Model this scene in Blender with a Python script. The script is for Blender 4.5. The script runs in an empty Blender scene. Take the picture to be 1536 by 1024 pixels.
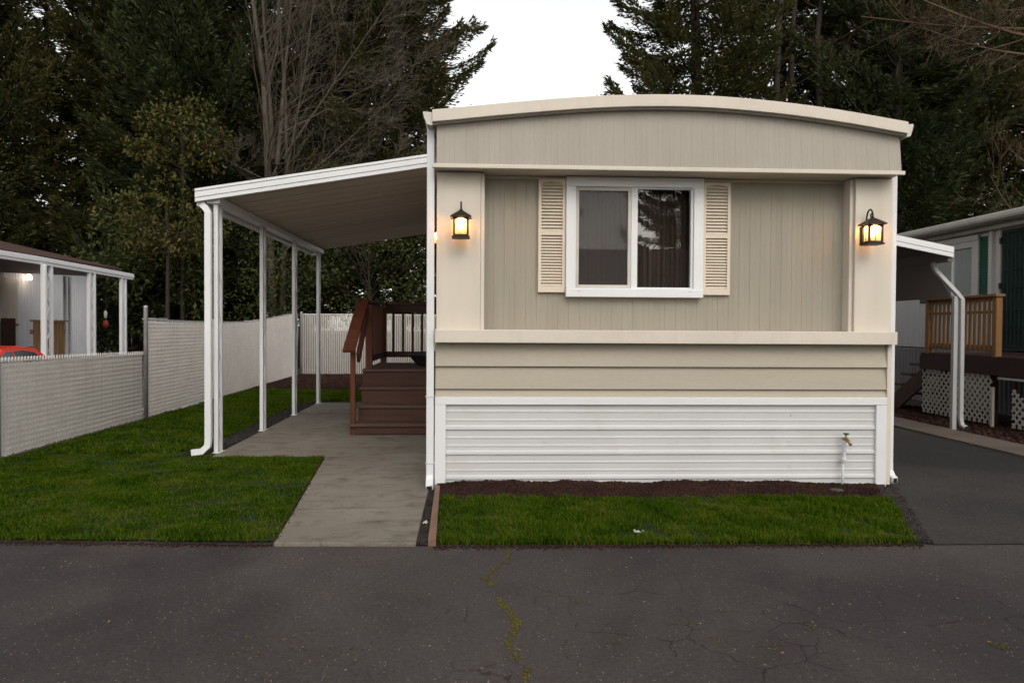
import bpy, math, random
import numpy as np
from mathutils import Vector, Matrix
rad = math.radians
S = bpy.context.scene
C = S.collection
rng = np.random.default_rng(7)
random.seed(7)

# ------------------------------------------------------------------ helpers
def wpos(o):
    v = Vector((0, 0, 0))
    while o is not None:
        v = v + o.location
        o = o.parent
    return v

def tag(o, label=None, cat=None, group=None, kind=None):
    if label: o['label'] = label
    if cat: o['category'] = cat
    if group: o['group'] = group
    if kind: o['kind'] = kind
    return o

def thing(name, loc, label, cat, group=None):
    o = bpy.data.objects.new(name, None)
    C.objects.link(o)
    o.location = loc
    o.empty_display_size = .2
    return tag(o, label, cat, group)

class MB:
    """collects shapes in world coordinates; build() makes one mesh object"""
    def __init__(s):
        s.v = []; s.f = []
    def add(s, vs, fs):
        b = len(s.v)
        s.v += [tuple(map(float, v)) for v in vs]
        s.f += [tuple(b + i for i in f) for f in fs]
        return s
    def box(s, x0, x1, y0, y1, z0, z1):
        return s.add([(x0,y0,z0),(x1,y0,z0),(x1,y1,z0),(x0,y1,z0),(x0,y0,z1),(x1,y0,z1),(x1,y1,z1),(x0,y1,z1)],
                     [(0,3,2,1),(4,5,6,7),(0,1,5,4),(1,2,6,5),(2,3,7,6),(3,0,4,7)])
    def hexa(s, p):
        return s.add(p, [(0,3,2,1),(4,5,6,7),(0,1,5,4),(1,2,6,5),(2,3,7,6),(3,0,4,7)])
    def prism(s, poly, axis, a, b):
        def P(u, w, t):
            return {'x': (t, u, w), 'y': (u, t, w), 'z': (u, w, t)}[axis]
        n = len(poly)
        vs = [P(u, w, a) for u, w in poly] + [P(u, w, b) for u, w in poly]
        fs = [tuple(range(n))[::-1], tuple(range(n, 2*n))]
        for i in range(n):
            j = (i+1) % n
            fs.append((i, j, n+j, n+i))
        return s.add(vs, fs)
    def tube(s, pts, r, n=8, caps=True, flat=None):
        pts = [Vector(p) for p in pts]
        rs = r if isinstance(r, (list, tuple)) else [r]*len(pts)
        vs = []; fs = []
        ref = Vector((0,0,1))
        u = None
        for i, p in enumerate(pts):
            t = (pts[min(i+1, len(pts)-1)] - pts[max(i-1, 0)])
            if t.length < 1e-9: t = Vector((0,0,1))
            t.normalize()
            if u is None:
                rr = ref if abs(t.dot(ref)) < .95 else Vector((0,1,0))
                u = t.cross(rr).normalized()
            else:
                u = (u - t*u.dot(t))
                u = u.normalized() if u.length > 1e-6 else t.orthogonal().normalized()
            w = t.cross(u)
            for k in range(n):
                a = 2*math.pi*(k+.5)/n
                q = p + (u*math.cos(a) + w*math.sin(a))*rs[i]
                vs.append(q)
        for i in range(len(pts)-1):
            for k in range(n):
                k2 = (k+1) % n
                fs.append((i*n+k, i*n+k2, (i+1)*n+k2, (i+1)*n+k))
        if caps:
            fs.append(tuple(range(n))[::-1])
            fs.append(tuple(range((len(pts)-1)*n, len(pts)*n)))
        return s.add(vs, fs)
    def rail(s, pts, w, h, up=(0,0,1)):
        """rectangular bar along a path, w sideways and h along up"""
        pts = [Vector(p) for p in pts]; up = Vector(up)
        vs = []; fs = []
        for i, p in enumerate(pts):
            t = (pts[min(i+1, len(pts)-1)] - pts[max(i-1, 0)]).normalized()
            sd = t.cross(up)
            sd = sd.normalized() if sd.length > 1e-4 else Vector((1,0,0))
            nn = sd.cross(t)
            for a, b in ((-1,-1),(1,-1),(1,1),(-1,1)):
                vs.append(p + sd*a*w/2 + nn*b*h/2)
        for i in range(len(pts)-1):
            for k in range(4):
                k2 = (k+1) % 4
                fs.append((i*4+k, i*4+k2, (i+1)*4+k2, (i+1)*4+k))
        m = (len(pts)-1)*4
        fs += [(3,2,1,0), (m,m+1,m+2,m+3)]
        return s.add(vs, fs)
    def lathe(s, prof, c, n=16):
        vs = []; fs = []
        for r, z in prof:
            for k in range(n):
                a = 2*math.pi*k/n
                vs.append((c[0]+r*math.cos(a), c[1]+r*math.sin(a), c[2]+z))
        for i in range(len(prof)-1):
            for k in range(n):
                k2 = (k+1) % n
                fs.append((i*n+k, i*n+k2, (i+1)*n+k2, (i+1)*n+k))
        return s.add(vs, fs)
    def build(s, name, mat, parent=None, bevel=0, smooth=False):
        me = bpy.data.meshes.new(name)
        off = wpos(parent) if parent is not None else Vector((0,0,0))
        me.from_pydata([(v[0]-off.x, v[1]-off.y, v[2]-off.z) for v in s.v], [], s.f)
        me.update()
        o = bpy.data.objects.new(name, me)
        C.objects.link(o)
        if mat: me.materials.append(mat)
        if parent is not None: o.parent = parent
        if smooth:
            for p in me.polygons: p.use_smooth = True
        if bevel:
            m = o.modifiers.new('bevel', 'BEVEL'); m.width = bevel; m.segments = 2
            m.limit_method = 'ANGLE'; m.angle_limit = rad(40)
        return o

def B(*a):
    return MB().box(*a)

def mesh_np(name, V, F, mat, parent=None, smooth=False):
    """fast mesh from arrays; F is (n,k)"""
    V = np.asarray(V, dtype=np.float32); F = np.asarray(F, dtype=np.int32)
    me = bpy.data.meshes.new(name)
    n, k = F.shape
    me.vertices.add(len(V)); me.vertices.foreach_set('co', V.ravel())
    me.loops.add(n*k); me.loops.foreach_set('vertex_index', F.ravel())
    me.polygons.add(n)
    me.polygons.foreach_set('loop_start', np.arange(0, n*k, k, dtype=np.int32))
    me.polygons.foreach_set('loop_total', np.full(n, k, dtype=np.int32))
    me.update(calc_edges=True); me.validate()
    if smooth:
        me.polygons.foreach_set('use_smooth', np.ones(n, dtype=bool))
    o = bpy.data.objects.new(name, me); C.objects.link(o)
    me.materials.append(mat)
    if parent is not None: o.parent = parent
    return o

def copy_tree(o, parent=None):
    c = o.copy(); C.objects.link(c)
    if parent is not None: c.parent = parent
    for ch in list(o.children): copy_tree(ch, c)
    return c

# ------------------------------------------------------------------ materials
def newmat(name):
    m = bpy.data.materials.new(name); m.use_nodes = True
    nt = m.node_tree
    return m, nt, nt.nodes, nt.links, nt.nodes['Principled BSDF']

def noise(nt, vec, scale, detail=5, rough=.55, dist=0):
    n = nt.nodes.new('ShaderNodeTexNoise')
    n.inputs['Scale'].default_value = scale
    n.inputs['Detail'].default_value = detail
    n.inputs['Roughness'].default_value = rough
    n.inputs['Distortion'].default_value = dist
    if vec is not None: nt.links.new(vec, n.inputs['Vector'])
    return n.outputs['Fac']

def maprange(nt, val, a, b, c, d):
    n = nt.nodes.new('ShaderNodeMapRange')
    n.inputs['From Min'].default_value = a; n.inputs['From Max'].default_value = b
    n.inputs['To Min'].default_value = c; n.inputs['To Max'].default_value = d
    nt.links.new(val, n.inputs['Value'])
    return n.outputs['Result']

def math2(nt, op, a, b):
    n = nt.nodes.new('ShaderNodeMath'); n.operation = op
    for i, x in enumerate((a, b)):
        if isinstance(x, (int, float)): n.inputs[i].default_value = x
        elif x is not None: nt.links.new(x, n.inputs[i])
    return n.outputs[0]

def mixc(nt, fac, a, b, mode='MIX'):
    n = nt.nodes.new('ShaderNodeMix'); n.data_type = 'RGBA'; n.blend_type = mode
    if isinstance(fac, (int, float)): n.inputs[0].default_value = fac
    else: nt.links.new(fac, n.inputs[0])
    for i, x in ((6, a), (7, b)):
        if isinstance(x, tuple): n.inputs[i].default_value = x if len(x) == 4 else x + (1,)
        else: nt.links.new(x, n.inputs[i])
    return n.outputs[2]

def scaled(nt, vec, sc):
    n = nt.nodes.new('ShaderNodeMapping'); n.inputs['Scale'].default_value = sc
    nt.links.new(vec, n.inputs['Vector'])
    return n.outputs['Vector']

def bumpn(nt, h, strength, dist, prev=None):
    n = nt.nodes.new('ShaderNodeBump')
    n.inputs['Strength'].default_value = strength; n.inputs['Distance'].default_value = dist
    nt.links.new(h, n.inputs['Height'])
    if prev is not None: nt.links.new(prev, n.inputs['Normal'])
    return n.outputs['Normal']

def pm(name, col, rough=.55, var=.08, scale=1.5, fine=.05, fscale=60, bump=.15, bdist=.002, bscale=150,
       stretch=(1,1,1), spec=.25, metal=0, dirt=None, dirt_amt=0., dirt_scale=3.):
    m, nt, N, L, P = newmat(name)
    tc = N.new('ShaderNodeTexCoord').outputs['Object']
    v = scaled(nt, tc, stretch)
    big = maprange(nt, noise(nt, v, scale), .3, .7, 1-var, 1+var)
    sm = maprange(nt, noise(nt, v, fscale, 3), .3, .7, 1-fine, 1+fine)
    val = math2(nt, 'MULTIPLY', big, sm)
    h = N.new('ShaderNodeHueSaturation'); h.inputs['Color'].default_value = col + (1,)
    L.new(val, h.inputs['Value'])
    out = h.outputs['Color']
    if dirt is not None:
        fac = maprange(nt, noise(nt, v, dirt_scale, 8, .65, .4), .5, .75, 0, dirt_amt)
        out = mixc(nt, fac, out, dirt)
    L.new(out, P.inputs['Base Color'])
    P.inputs['Roughness'].default_value = rough
    P.inputs['Metallic'].default_value = metal
    P.inputs['Specular IOR Level'].default_value = spec
    if bump:
        L.new(bumpn(nt, noise(nt, v, bscale, 4), bump, bdist), P.inputs['Normal'])
    return m

M = {}
M['cream'] = pm('cream_paint', (.55,.50,.425), .5, .05, 1.2, .02, dirt=(.40,.345,.27), dirt_amt=.30, dirt_scale=2.2, stretch=(3.5,3.5,.45))
M['creamtrim'] = pm('cream_trim_paint', (.56,.51,.44), .45, .05, 1.5, .02, dirt=(.38,.32,.25), dirt_amt=.34, stretch=(1.6,1.6,.8))
M['siding'] = pm('greige_siding', (.285,.260,.210), .55, .06, .9, .05, 30, .25, .002, 40, stretch=(6,6,.5), dirt=(.22,.195,.155), dirt_amt=.35, dirt_scale=1.2)
M['fascia'] = pm('grey_fascia_siding', (.31,.285,.245), .55, .05, .8, .04, 30, .2, .002, 40, stretch=(6,6,.4), dirt=(.24,.22,.19), dirt_amt=.3, dirt_scale=1.3)
M['lap'] = pm('greige_lap_siding', (.365,.33,.265), .6, .06, .9, .06, 40, .35, .002, 60, stretch=(.5,4,4), dirt=(.30,.265,.21), dirt_amt=.25, dirt_scale=2)
M['white'] = pm('white_enamel', (.62,.63,.64), .35, .04, 1.5, .015, dirt=(.5,.47,.42), dirt_amt=.14, dirt_scale=2.2)
M['skirt'] = pm('white_skirting_metal', (.50,.505,.51), .33, .04, 1.2, .015, 50, .08, .001, 90, dirt=(.36,.31,.25), dirt_amt=.34, dirt_scale=1.6)
M['trimw'] = pm('white_vinyl', (.66,.67,.68), .3, .03, 2, .01)
M['shutter'] = pm('cream_shutter', (.60,.53,.435), .5, .04, 2, .02)
M['gutter'] = pm('grey_gutter', (.50,.48,.44), .45, .07, 2, .03, dirt=(.25,.23,.2), dirt_amt=.4)
M['pan'] = pm('brown_carport_pan', (.62,.53,.44), .6, .10, .7, .04, 30, .1, .001, 50, stretch=(.4,3,1))
M['wood'] = pm('brown_stained_wood', (.062,.027,.019), .6, .25, 2.0, .15, 40, .3, .002, 40, stretch=(.6,6,6), dirt=(.075,.035,.022), dirt_amt=.5)
M['woodv'] = pm('brown_stained_upright', (.085,.025,.012), .6, .25, 2.0, .15, 40, .3, .002, 40, stretch=(6,6,.6), dirt=(.16,.06,.03), dirt_amt=.5)
M['deckgrey'] = pm('worn_stained_tread', (.08,.047,.034), .7, .25, 2.5, .15, 50, .3, .002, 60, stretch=(.6,6,6), dirt=(.12,.09,.065), dirt_amt=.5)
M['cedar'] = pm('cedar_railing_wood', (.20,.105,.04), .6, .2, 2, .1, 30, .3, .002, 40, stretch=(6,6,.6), dirt=(.2,.1,.04), dirt_amt=.5)
M['oldwood'] = pm('old_picket_wood', (.34,.20,.10), .7, .3, 3, .1, 30, .3, .002, 40, stretch=(6,6,.6))
M['iron'] = pm('dark_bronze_metal', (.025,.02,.016), .5, .2, 8, .1, 60, .3, .001, 120, metal=.3)
M['galv'] = pm('galvanised_steel', (.42,.42,.42), .45, .15, 6, .08, 60, .1, .001, 100, metal=.6, dirt=(.25,.22,.2), dirt_amt=.4)
M['slat'] = pm('white_privacy_slat', (.86,.81,.765), .6, .08, .7, .05, 20, .15, .002, 30, dirt=(.64,.60,.55), dirt_amt=.4, dirt_scale=.8)
M['slatfar'] = pm('grey_privacy_slat', (.34,.325,.295), .6, .12, .5, .06, 20, .15, .002, 30, dirt=(.30,.28,.25), dirt_amt=.6, dirt_scale=.9)
M['wire'] = pm('pale_coated_wire', (.72,.69,.65), .5, .15, 6, .05)
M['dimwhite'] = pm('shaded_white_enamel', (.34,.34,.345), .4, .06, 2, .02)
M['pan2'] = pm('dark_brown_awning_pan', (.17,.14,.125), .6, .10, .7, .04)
M['greyskirt'] = pm('dingy_skirting', (.17,.165,.165), .7, .15, 1.5, .05)  # skirting colour darkened to stand in for shade under the porch
M['browncurtain'] = pm('dim_brown_curtain', (.075,.055,.040), .85, .2, 2, .05, bump=.3, bdist=.01, bscale=12, stretch=(3,3,.3))  # colour of added sheets that imitate brown trees dimly reflected in the panes
M['darkred2'] = pm('dull_red_plastic', (.16,.02,.015), .5, .1, 6, .05)
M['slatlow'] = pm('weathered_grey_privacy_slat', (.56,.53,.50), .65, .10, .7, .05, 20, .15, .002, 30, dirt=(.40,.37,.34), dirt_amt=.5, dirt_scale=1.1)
M['brass'] = pm('weathered_brass', (.32,.22,.11), .45, .3, 20, .1, 80, .3, .001, 150, metal=.8)
M['greenpaint'] = pm('green_enamel', (.02,.075,.05), .5, .15, 4, .05)
M['black'] = pm('black_gap', (.012,.011,.010), .8, .1, 3, .05)
M['room'] = pm('dim_room_paint', (.34,.26,.19), .8, .2, .8, .05)
M['bluewhite'] = pm('pale_ribbed_wall', (.62,.62,.66), .5, .06, 1, .03, stretch=(1,1,.3), dirt=(.4,.4,.42), dirt_amt=.3)
M['nwhite'] = pm('aged_white_siding', (.42,.405,.39), .55, .08, 1, .03, dirt=(.35,.33,.3), dirt_amt=.4, stretch=(1,1,.4))
M['shingleb'] = pm('brown_roof_shingle', (.05,.025,.02), .85, .25, 2, .2, 30, .5, .006, 25)
M['shingled'] = pm('dark_roof_shingle', (.055,.048,.042), .9, .3, 1.6, .2, 30, .5, .006, 25, dirt=(.10,.10,.05), dirt_amt=.5)
M['greend'] = pm('dark_green_door', (.006,.019,.014), .5, .2, 3, .06)
M['lattice'] = pm('white_lattice', (.42,.39,.35), .6, .12, 2, .05, dirt=(.3,.27,.22), dirt_amt=.4)
M['darkred'] = pm('dark_red_deck_board', (.032,.010,.010), .6, .25, 2, .1, 40, .2, .002, 40, stretch=(3,.5,3))
M['red'] = pm('red_car_paint', (.50,.03,.015), .25, .03, 2, .01, bump=0, spec=.6)
M['rubber'] = pm('black_rubber', (.02,.02,.02), .8, .1, 4, .05)
M['tarp'] = pm('grey_blue_tarp', (.26,.28,.32), .5, .2, 3, .06, 20, .6, .03, 6)
M['curtain'] = pm('pale_curtain', (.62,.65,.62), .8, .1, 3, .03, stretch=(12,12,.4), bump=.4, bdist=.02, bscale=2)
M['plastic'] = pm('dark_planter_plastic', (.03,.028,.028), .5, .15, 5, .05)
M['edging'] = pm('brown_edging_wood', (.17,.10,.07), .8, .25, 3, .15, 40, .4, .003, 40, stretch=(6,.8,6))
M['oldwall'] = pm('tan_house_wall', (.34,.27,.20), .7, .1, 1, .05)
M['valve'] = pm('grey_green_lid', (.055,.058,.048), .7, .3, 12, .1)
M['petal'] = pm('white_scrap', (.50,.50,.47), .7, .1, 9, .02)
M['drytan'] = pm('tan_dead_leaf', (.22,.165,.08), .8, .3, 20, .1)
M['bark'] = pm('dark_conifer_bark', (.028,.022,.018), .95, .3, 3, .3, 18, .8, .03, 9, stretch=(3,3,.6))
M['barkl'] = pm('grey_lichen_bark', (.062,.051,.039), .95, .3, 4, .25, 20, .7, .02, 12, stretch=(3,3,.6), dirt=(.11,.10,.065), dirt_amt=.6)
M['twig'] = pm('brown_twig', (.085,.058,.036), .95, .2, 3, .1)

def concrete():
    m, nt, N, L, P = newmat('old_concrete')
    tc = N.new('ShaderNodeTexCoord').outputs['Object']
    a = noise(nt, tc, .9, 6, .6, .3); b = noise(nt, tc, 90, 3); c = noise(nt, tc, 5, 8, .7, .6)
    col = mixc(nt, maprange(nt, a, .3, .7, 0, 1), (.150,.130,.103), (.205,.183,.150))
    col = mixc(nt, maprange(nt, c, .50, .70, 0, .75), col, (.07,.058,.046))
    st = noise(nt, scaled(nt, tc, (.5,3,1)), 2.2, 8, .7, .8)
    col = mixc(nt, maprange(nt, st, .52, .72, 0, .7), col, (.06,.048,.037))
    g = N.new('ShaderNodeHueSaturation'); L.new(col, g.inputs['Color'])
    L.new(maprange(nt, b, .3, .7, .86, 1.12), g.inputs['Value'])
    L.new(g.outputs['Color'], P.inputs['Base Color'])
    P.inputs['Roughness'].default_value = .85; P.inputs['Specular IOR Level'].default_value = .25
    L.new(bumpn(nt, b, .35, .003, bumpn(nt, c, .3, .006)), P.inputs['Normal'])
    return m
M['concrete'] = concrete()

def asphalt(name, base, crackamt):
    m, nt, N, L, P = newmat(name)
    tc = N.new('ShaderNodeTexCoord').outputs['Object']
    big = noise(nt, tc, .45, 6, .6, .5); mid = noise(nt, tc, 3.5, 7, .65); fin0 = noise(nt, tc, 150, 3, .7); grit = noise(nt, tc, 42, 5, .75); fin = math2(nt, 'ADD', math2(nt, 'MULTIPLY', fin0, .55), math2(nt, 'MULTIPLY', grit, .45))
    b0 = (base[0]*.66, base[1]*.64, base[2]*.66); b1 = (base[0]*1.36, base[1]*1.32, base[2]*1.28)
    col = mixc(nt, maprange(nt, big, .38, .62, 0, 1), b0, b1)
    col = mixc(nt, maprange(nt, mid, .5, .75, 0, .35), col, (base[0]*.55, base[1]*.5, base[2]*.5))
    h = N.new('ShaderNodeHueSaturation'); L.new(col, h.inputs['Color'])
    L.new(maprange(nt, fin, .34, .66, .35, 1.75), h.inputs['Value'])
    col = h.outputs['Color']
    # light aggregate chips
    vo = N.new('ShaderNodeTexVoronoi'); vo.feature = 'F1'; vo.inputs['Scale'].default_value = 48
    L.new(tc, vo.inputs['Vector'])
    chip = math2(nt, 'LESS_THAN', vo.outputs['Distance'], .17)
    sel = N.new('ShaderNodeSeparateColor'); L.new(vo.outputs['Color'], sel.inputs[0])
    chip = math2(nt, 'MULTIPLY', chip, math2(nt, 'GREATER_THAN', sel.outputs[0], .80))
    col = mixc(nt, math2(nt, 'MULTIPLY', chip, .75), col, (.24,.21,.17))
    vo3 = N.new('ShaderNodeTexVoronoi'); vo3.inputs['Scale'].default_value = 14
    L.new(tc, vo3.inputs['Vector'])
    s3 = N.new('ShaderNodeSeparateColor'); L.new(vo3.outputs['Color'], s3.inputs[0])
    c3 = math2(nt, 'MULTIPLY', math2(nt, 'LESS_THAN', vo3.outputs['Distance'], .065), math2(nt, 'GREATER_THAN', s3.outputs[1], .86))
    col = mixc(nt, c3, col, (.34,.30,.24))
    height = fin
    nrm = bumpn(nt, height, .7, .006)
    if crackamt:
        nv = N.new('ShaderNodeTexNoise'); nv.inputs['Scale'].default_value = 3.5; nv.inputs['Detail'].default_value = 6
        L.new(tc, nv.inputs['Vector'])
        wv = N.new('ShaderNodeMix'); wv.data_type = 'VECTOR'; wv.inputs[0].default_value = .16
        L.new(tc, wv.inputs[4]); L.new(nv.outputs['Color'], wv.inputs[5])
        v2 = N.new('ShaderNodeTexVoronoi'); v2.feature = 'DISTANCE_TO_EDGE'; v2.inputs['Scale'].default_value = 3.6
        L.new(wv.outputs[1], v2.inputs['Vector'])
        line = maprange(nt, v2.outputs['Distance'], .004, .015, 1, 0)
        gate = math2(nt, 'MULTIPLY', maprange(nt, noise(nt, tc, 1.3, 3), .40, .56, 0, 1), maprange(nt, noise(nt, tc, 8, 4), .38, .55, 0, 1))
        sep = N.new('ShaderNodeSeparateXYZ'); L.new(tc, sep.inputs[0])
        near = maprange(nt, sep.outputs[1], 4.6, 3.6, 0, 1)
        xg = maprange(nt, sep.outputs[0], -.9, .4, 0, 1)
        line = math2(nt, 'MULTIPLY', math2(nt, 'MULTIPLY', line, gate), math2(nt, 'MULTIPLY', near, xg))
        line = math2(nt, 'MULTIPLY', line, crackamt)
        col = mixc(nt, line, col, (.008,.007,.006))
        inv = math2(nt, 'SUBTRACT', 1, line)
        nrm = bumpn(nt, inv, .6, .01, nrm)
    L.new(col, P.inputs['Base Color'])
    P.inputs['Roughness'].default_value = .8; P.inputs['Specular IOR Level'].default_value = .25
    L.new(nrm, P.inputs['Normal'])
    return m
M['road'] = asphalt('road_asphalt', (.0415,.0355,.0345), .85)
M['drive'] = asphalt('driveway_asphalt', (.0245,.0235,.0220), 0)

def leafmat(name, cols, patch=.5, trans=.25, rough=.6, spec=.12):
    m, nt, N, L, P = newmat(name)
    tc = N.new('ShaderNodeTexCoord').outputs['Object']
    geo = N.new('ShaderNodeNewGeometry')
    r = geo.outputs['Random Per Island']
    a = noise(nt, tc, patch, 4)
    f = math2(nt, 'ADD', math2(nt, 'MULTIPLY', a, .75), math2(nt, 'MULTIPLY', r, .45))
    cr = N.new('ShaderNodeValToRGB')
    L.new(maprange(nt, f, .25, .95, 0, 1), cr.inputs[0])
    el = cr.color_ramp.elements
    el[0].position = 0; el[0].color = cols[0] + (1,)
    el[1].position = 1; el[1].color = cols[-1] + (1,)
    for i, c in enumerate(cols[1:-1]):
        e = el.new((i+1)/(len(cols)-1)); e.color = c + (1,)
    L.new(cr.outputs[0], P.inputs['Base Color'])
    P.inputs['Roughness'].default_value = rough; P.inputs['Specular IOR Level'].default_value = spec
    if trans:
        t = N.new('ShaderNodeBsdfTranslucent'); L.new(cr.outputs[0], t.inputs['Color'])
        mx = N.new('ShaderNodeMixShader'); mx.inputs[0].default_value = trans
        L.new(P.outputs[0], mx.inputs[1]); L.new(t.outputs[0], mx.inputs[2])
        L.new(mx.outputs[0], nt.nodes['Material Output'].inputs['Surface'])
    return m
M['conifer'] = leafmat('conifer_foliage', [(.023,.030,.011),(.046,.054,.018),(.078,.076,.027),(.085,.066,.028)], .45)
M['conifer2'] = leafmat('deep_green_conifer_foliage', [(.020,.030,.012),(.042,.054,.021),(.066,.074,.028)], .45)
M['laurel'] = leafmat('broadleaf_foliage', [(.017,.024,.007),(.042,.050,.013),(.086,.078,.022),(.12,.085,.027)], .9, .3)
M['ivy'] = leafmat('ivy_foliage', [(.021,.032,.010),(.046,.058,.018),(.080,.078,.026)], .7, .3)
M['grass'] = leafmat('lawn_grass', [(.008,.016,.002),(.024,.056,.002),(.050,.102,.004),(.100,.128,.010),(.145,.125,.035)], 2.6, .35, .95, .03)
M['moss'] = leafmat('yellow_moss', [(.05,.046,.010),(.10,.088,.012),(.16,.13,.02)], 4, 0, .9)
M['mulchchip'] = leafmat('red_brown_bark_chip', [(.010,.006,.005),(.026,.012,.010),(.042,.019,.014),(.062,.032,.022)], 3, 0, .9)
M['stones'] = leafmat('dark_gravel', [(.010,.009,.009),(.024,.021,.020),(.042,.037,.034),(.075,.062,.05)], 5, 0, .8)
M['soil'] = pm('dark_soil', (.028,.020,.015), .95, .3, 2, .2, 40, .8, .02, 30)
M['mulchbase'] = pm('mulch_bed_soil', (.030,.014,.011), .95, .3, 5, .3, 60, .9, .02, 45)
M['turf'] = pm('turf_soil', (.014,.020,.005), 1.0, .3, 3, .3, 40, .8, .02, 40)
M['lot'] = pm('gravel_lot', (.07,.062,.055), .9, .2, 1, .2, 60, .5, .01, 50)
M['kerb'] = pm('stained_kerb_concrete', (.10,.08,.066), .85, .2, 1.5, .1, 50, .4, .005, 50, dirt=(.07,.05,.04), dirt_amt=.8, dirt_scale=2)

def glass(name, tint, refl=1.0):
    m, nt, N, L, P = newmat(name)
    tr = N.new('ShaderNodeBsdfTransparent'); tr.inputs[0].default_value = tint + (1,)
    gl = N.new('ShaderNodeBsdfGlossy'); gl.inputs['Roughness'].default_value = .01
    gl.inputs[0].default_value = (refl, refl, refl, 1)
    fr = N.new('ShaderNodeFresnel'); fr.inputs[0].default_value = 1.5
    ge = N.new('ShaderNodeNewGeometry')
    f2 = math2(nt, 'MULTIPLY', math2(nt, 'MULTIPLY', fr.outputs[0], 2.4), math2(nt, 'SUBTRACT', 1, ge.outputs['Backfacing']))
    mx = N.new('ShaderNodeMixShader')
    L.new(f2, mx.inputs[0]); L.new(tr.outputs[0], mx.inputs[1]); L.new(gl.outputs[0], mx.inputs[2])
    L.new(mx.outputs[0], nt.nodes['Material Output'].inputs['Surface'])
    return m
M['glass'] = glass('window_glass', (.88,.88,.88))
def screenmat():
    m, nt, N, L, P = newmat('insect_screen')
    tr = N.new('ShaderNodeBsdfTransparent')
    df = N.new('ShaderNodeBsdfDiffuse'); df.inputs[0].default_value = (.075,.068,.066,1)
    mx = N.new('ShaderNodeMixShader'); mx.inputs[0].default_value = .36
    L.new(tr.outputs[0], mx.inputs[1]); L.new(df.outputs[0], mx.inputs[2])
    L.new(mx.outputs[0], nt.nodes['Material Output'].inputs['Surface'])
    return m
M['screen'] = screenmat()
def lampglass():
    m, nt, N, L, P = newmat('seeded_lantern_glass')
    tr = N.new('ShaderNodeBsdfTransparent'); tr.inputs[0].default_value = (1,.92,.74,1)
    tl = N.new('ShaderNodeBsdfTranslucent'); tl.inputs[0].default_value = (1,.84,.58,1)
    mx = N.new('ShaderNodeMixShader'); mx.inputs[0].default_value = .30
    L.new(tr.outputs[0], mx.inputs[1]); L.new(tl.outputs[0], mx.inputs[2])
    L.new(mx.outputs[0], nt.nodes['Material Output'].inputs['Surface'])
    return m
M['lampglass'] = lampglass()
def emit(name, col, s):
    m, nt, N, L, P = newmat(name)
    P.inputs['Base Color'].default_value = col + (1,)
    P.inputs['Emission Color'].default_value = col + (1,)
    P.inputs['Emission Strength'].default_value = s
    return m
M['bulb'] = emit('lit_bulb', (1,.86,.62), 9)
M['bulbw'] = emit('lit_white_bulb', (1,.82,.60), 3)

# ------------------------------------------------------------------ setting: ground, road, paving
DY = 6.5      # front plane of the home
gm = MB()
for (x0, x1, za, zb) in ((-160,-5.35,-.36,-.36), (-5.35,-4.9,-.36,-.03), (-4.9,160,-.03,-.03)):
    for (y0, y1, k) in ((-60,6.0,0), (6.0,6.6,1), (6.6,260,2)):
        lo = lambda z, kk: -.03 if kk == 0 else z
        a0 = lo(za, k if k != 1 else 0); b0 = lo(zb, k if k != 1 else 0)
        a1 = lo(za, 0 if k == 0 else 2); b1 = lo(zb, 0 if k == 0 else 2)
        gm.add([(x0,y0,a0),(x1,y0,b0),(x1,y1,b1),(x0,y1,a1)], [(0,1,2,3)])
tag(gm.build('ground', M['soil']), kind='structure')
def flat(name, pts, z, mat, thick=None):
    m = MB()
    if thick: m.prism([(p[0], p[1]) for p in pts], 'z', z-thick, z)
    else: m.add([(p[0], p[1], z) for p in pts], [tuple(range(len(pts)))])
    o = m.build(name, mat); tag(o, kind='structure'); return o
flat('road', [(-60,-6),(60,-6),(60,5.2),(-4,5.2),(-60,5.5)], 0, M['road'])
flat('driveway', [(2.92,4.712),(9,4.712),(6.6,6.0),(5.86,7.4),(5.86,18),(3.72,18),(3.60,6.35)], .006, M['drive'])
flat('kerb_strip', [(5.862,7.2),(6.42,7.6),(6.46,14),(5.862,14)], .03, M['kerb'], .05)
path = MB()
path.prism([(-1.24,4.80),(-.36,4.775),(-.37,5.62),(-1.31,5.62)], 'z', -.02, .024)
path.prism([(-1.312,5.628),(-.37,5.628),(-.38,7.08),(-1.45,7.08)], 'z', -.02, .024)
path.prism([(-1.452,7.088),(-.38,7.088),(-.40,8.02),(-1.535,8.02)], 'z', -.02, .024)
path.prism([(-2.70,8.028),(-.31,8.028),(-.31,10.9),(-2.72,10.9)], 'z', -.02, .024)
path.prism([(-2.722,10.908),(-.31,10.908),(-.31,13.62),(-2.75,13.62)], 'z', -.02, .024)
tag(path.build('patio_paving', M['concrete'], bevel=.008), kind='structure')
flat('lawn_soil', [(-4.74,5.05),(-3,4.99),(-1.27,4.88),(-1.56,7.98),(-2.72,7.99),(-2.98,8.1),(-3.05,13.7),(-1.0,13.7),(-1.0,16.5),(-4.74,16.6)], .012, M['turf'])
flat('lawn_soil', [(-.225,4.80),(2.82,4.76),(3.34,6.0),(-.28,6.06)], .014, M['turf'])
flat('lot', [(-60,7.0),(-5.36,7.0),(-5.36,40),(-60,40)], -.35, M['lot'])

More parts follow.
